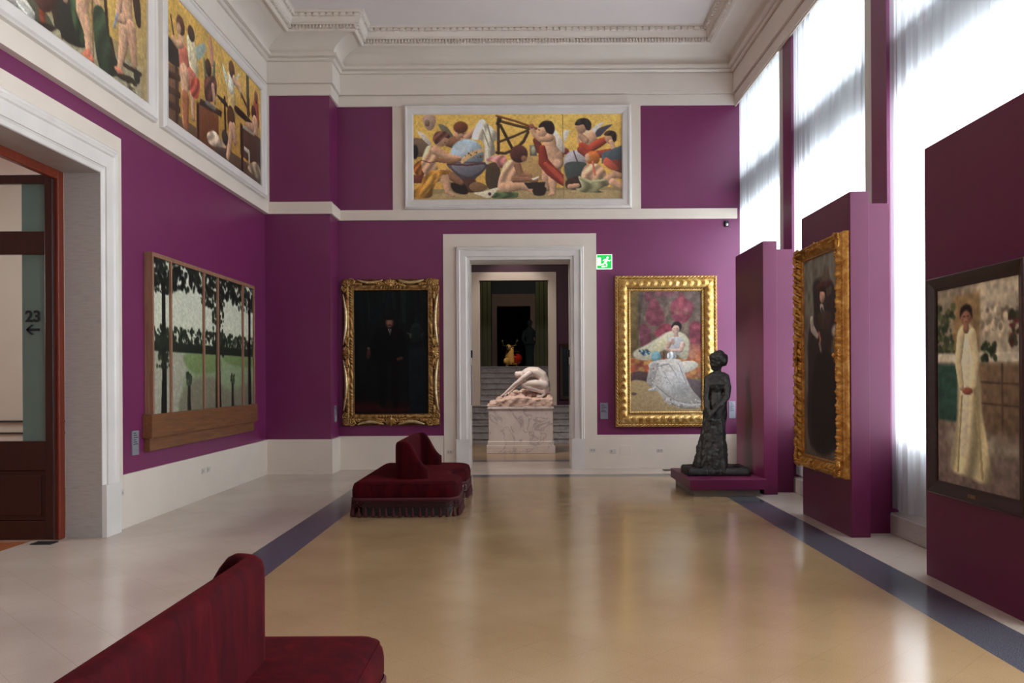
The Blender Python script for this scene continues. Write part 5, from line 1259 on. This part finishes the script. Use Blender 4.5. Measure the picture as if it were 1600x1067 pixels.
t=place_wall('dark_framed_picture',(1.55,21.3,1.1),0,'dark picture on the far wall of the second room, half hidden by the doorway','painting'); frame_mesh(1.1,1.25,[(0,.02),(0,.05),(.08,.06),(.10,.03),(.10,0)]).build('frame',M['ebony'],t)
pp=Painting(100,110,2.0,5); pp.draw([('g','1E2E30','141C1C'),('n',.5,12,12),('n',.3,3,3)]); canvas('picture',pp,1.1,1.25,M['oil'],t,-.022)
# ================================================================== SCOOTER AND DARK FIGURE IN THE FAR ROOM
def scooter():
    t=empty('motor_scooter',(-.52,36,1.9),R(-112),'small cream and red motor scooter glowing in the furthest dark room','scooter')
    cr=mottled('cream_enamel',srgb(214,180,120),.3,6,.1); rd=mottled('red_enamel',srgb(190,50,40),.3,6,.1); ch=mottled('chrome',srgb(210,210,205),.2,8,.05,0,50,.9); rub=mottled('black_rubber',srgb(18,18,18),.7,10,.1)
    def wheel(x):
        mb=MB(); mb.tube([(x+.19*math.cos(2*PI*k/24),0,.24+.19*math.sin(2*PI*k/24)) for k in range(24)],.05,8,True); w=mb.build('wheel',rub,t); m=MB(); m.lathe([(.02,-.05),(.13,-.03),(.13,.03),(.02,.05)],16,(0,0,0),True,Matrix.Translation((x,0,.24))@Matrix.Rotation(R(90),4,'X')); m.build('hub',ch,w)
    wheel(.62); wheel(-.52)
    MB().ell((.60,0,.36),(.28,.11,.18),None,16,10).build('front_fender',cr,t)
    mb=MB(); rows=[]
    for i in range(10):
        u=i/9; z=.28+.72*u; x=.44-.12*u+.03*math.sin(PI*u); rows.append([(x-.10*abs(v)**2,v*(.24-.07*u),z) for v in [k/5-1 for k in range(11)]])
    mb.grid(rows); o=mb.build('leg_shield',cr,t); m=o.modifiers.new('s','SOLIDIFY'); m.thickness=.02
    MB().box(-.2,.42,-.15,.15,.24,.30).build('footboard',cr,t,None,bevel=.02)
    MB().ell((-.45,0,.50),(.42,.24,.25),None,18,12).build('rear_body',rd,t)
    mb=MB(); mb.ell((-.30,0,.80),(.26,.13,.07)); mb.ell((-.62,0,.80),(.16,.12,.065)); mb.build('saddle',rub,t)
    MB().ell((.40,0,.99),(.12,.11,.12),None,16,10).build('headset',cr,t); MB().ell((.49,0,.98),(.04,.085,.085),None,14,8).build('headlight',ch,t)
    MB().tube([(.30,-.36,1.08),(.34,-.2,1.06),(.36,0,1.04),(.34,.2,1.06),(.30,.36,1.08)],.016,8).build('handlebar',ch,t)
    for s in (1,-1): MB().tube([(.30,s*.26,1.08),(.28,s*.32,1.2),(.28,s*.34,1.24)],.008,6).build('mirror_stalk',ch,t); MB().ell((.28,s*.35,1.27),(.01,.05,.05)).build('mirror',ch,t)
    MB().tube([(-.1,.0,.26),(-.05,.16,.02),(-.2,.18,.02)],.012,6).build('kickstand',ch,t)
    for v in list(t.children):
        pass
scooter()
M['black_metal']=mottled('blackened_metal',srgb(7,7,7),.9,9,.2)
def dark_figure():
    t=empty('dark_statue',(.20,28.6,1.9),0,'dark silhouetted standing statue beside the furthest doorway','statue'); mb=MB()
    cap_chain(mb,[(0,0,.02,.16),(0,0,.5,.15),(0,0,.85,.17),(0,0,1.05,.14),(0,0,1.25,.18)],.3,.8); cap_chain(mb,[(0,0,1.28,.16),(0,0,1.38,.06),(0,0,1.46,.055)],.3,.8)
    mb.ell((0,0,1.54),(.085,.10,.12)); mb.ell((0,.03,1.60),(.10,.10,.08)); mb.ell((0,-.10,1.53),(.015,.02,.018))
    for s in (1,-1):
        cap_chain(mb,[(s*.19,0,1.27,.065),(s*.24,-.02,1.0,.052),(s*.16,-.14,.85,.042),(s*.05,-.2,.86,.035)])
        for f in range(4): cap_chain(mb,[(s*.05,-.2,.86+.015*(f-1.5),.013),(s*.0,-.215,.86+.016*(f-1.5),.011)])
    o=mb.build('figure',M['black_metal'],t); remesh(o,.016,3,[(.01,14)]); MB().box(-.25,.25,-.22,.22,-.0,.04).build('base',M['black_metal'],t,None,bevel=.01)
dark_figure()
# ================================================================== LIGHT
wd=bpy.data.worlds.new('world'); scene.world=wd; wd.use_nodes=True; bg=wd.node_tree.nodes['Background']; bg.inputs[0].default_value=(.82,.91,1,1); bg.inputs[1].default_value=1.5
def area(name,loc,rot,sx,sy,power,col=(1,1,1),spread=180):
    l=bpy.data.lights.new(name,'AREA'); l.shape='RECTANGLE'; l.size=sx; l.size_y=sy; l.energy=power; l.color=col; l.spread=R(spread); o=bpy.data.objects.new(name,l); COL.objects.link(o); o.location=loc; o.rotation_euler=rot; return o
for i,(a,b) in enumerate(WIN[:5]): area('sky_light',(5.0,(a+b)/2,2.7),(0,R(90),0),5.6,2.7,680 if i<3 else 560,(.94,.97,1))
area('front_fill_light',(0,YF+.3,4.2),(R(90),0,0),5,4,8,(1,.9,.78))  # added fill from behind the camera; the end wall has no window
area('side_room_fill',(-9.0,7.3,2.9),(0,R(-90),0),1.0,1.4,40,(1,.95,.9))  # added area light shining across the side room, not a fixture there
area('side_room_light',(-7.2,8.5,5.1),(0,0,0),3,3,95,(.96,.98,1))
area('second_room_light',(-.6,16.2,5.3),(R(8),0,0),1.2,1.2,78,(1,.9,.8))
def spot(name,loc,target,power,ang,col,size=.1):
    l=bpy.data.lights.new(name,'SPOT'); l.energy=power; l.spot_size=R(ang); l.spot_blend=.6; l.color=col; l.shadow_soft_size=size; o=bpy.data.objects.new(name,l); COL.objects.link(o); o.location=loc; o.rotation_euler=(Vector(target)-Vector(loc)).to_track_quat('-Z','Y').to_euler(); return o
spot('hall_spot',(-4.0,7.4,6.1),(2.85,11.6,1.3),1500,16,(1,.95,.88),.05)
spot('stair_spot',(-.3,20.2,5.4),(-.3,22.3,1.0),60,70,(1,.9,.82))
spot('statue_spot',(-1.8,15.6,5.2),(-.1,17.7,1.2),280,40,(1,.93,.88))
spot('scooter_spot',(0,33.5,5.6),(-.5,36,2.4),170,40,(1,.72,.4)); spot('pier_spot',(-.3,23,5.8),(-.3,25.6,4.5),30,110,(1,.95,.6))
scene.view_settings.view_transform='Standard'; scene.view_settings.look='None'; scene.view_settings.exposure=.38
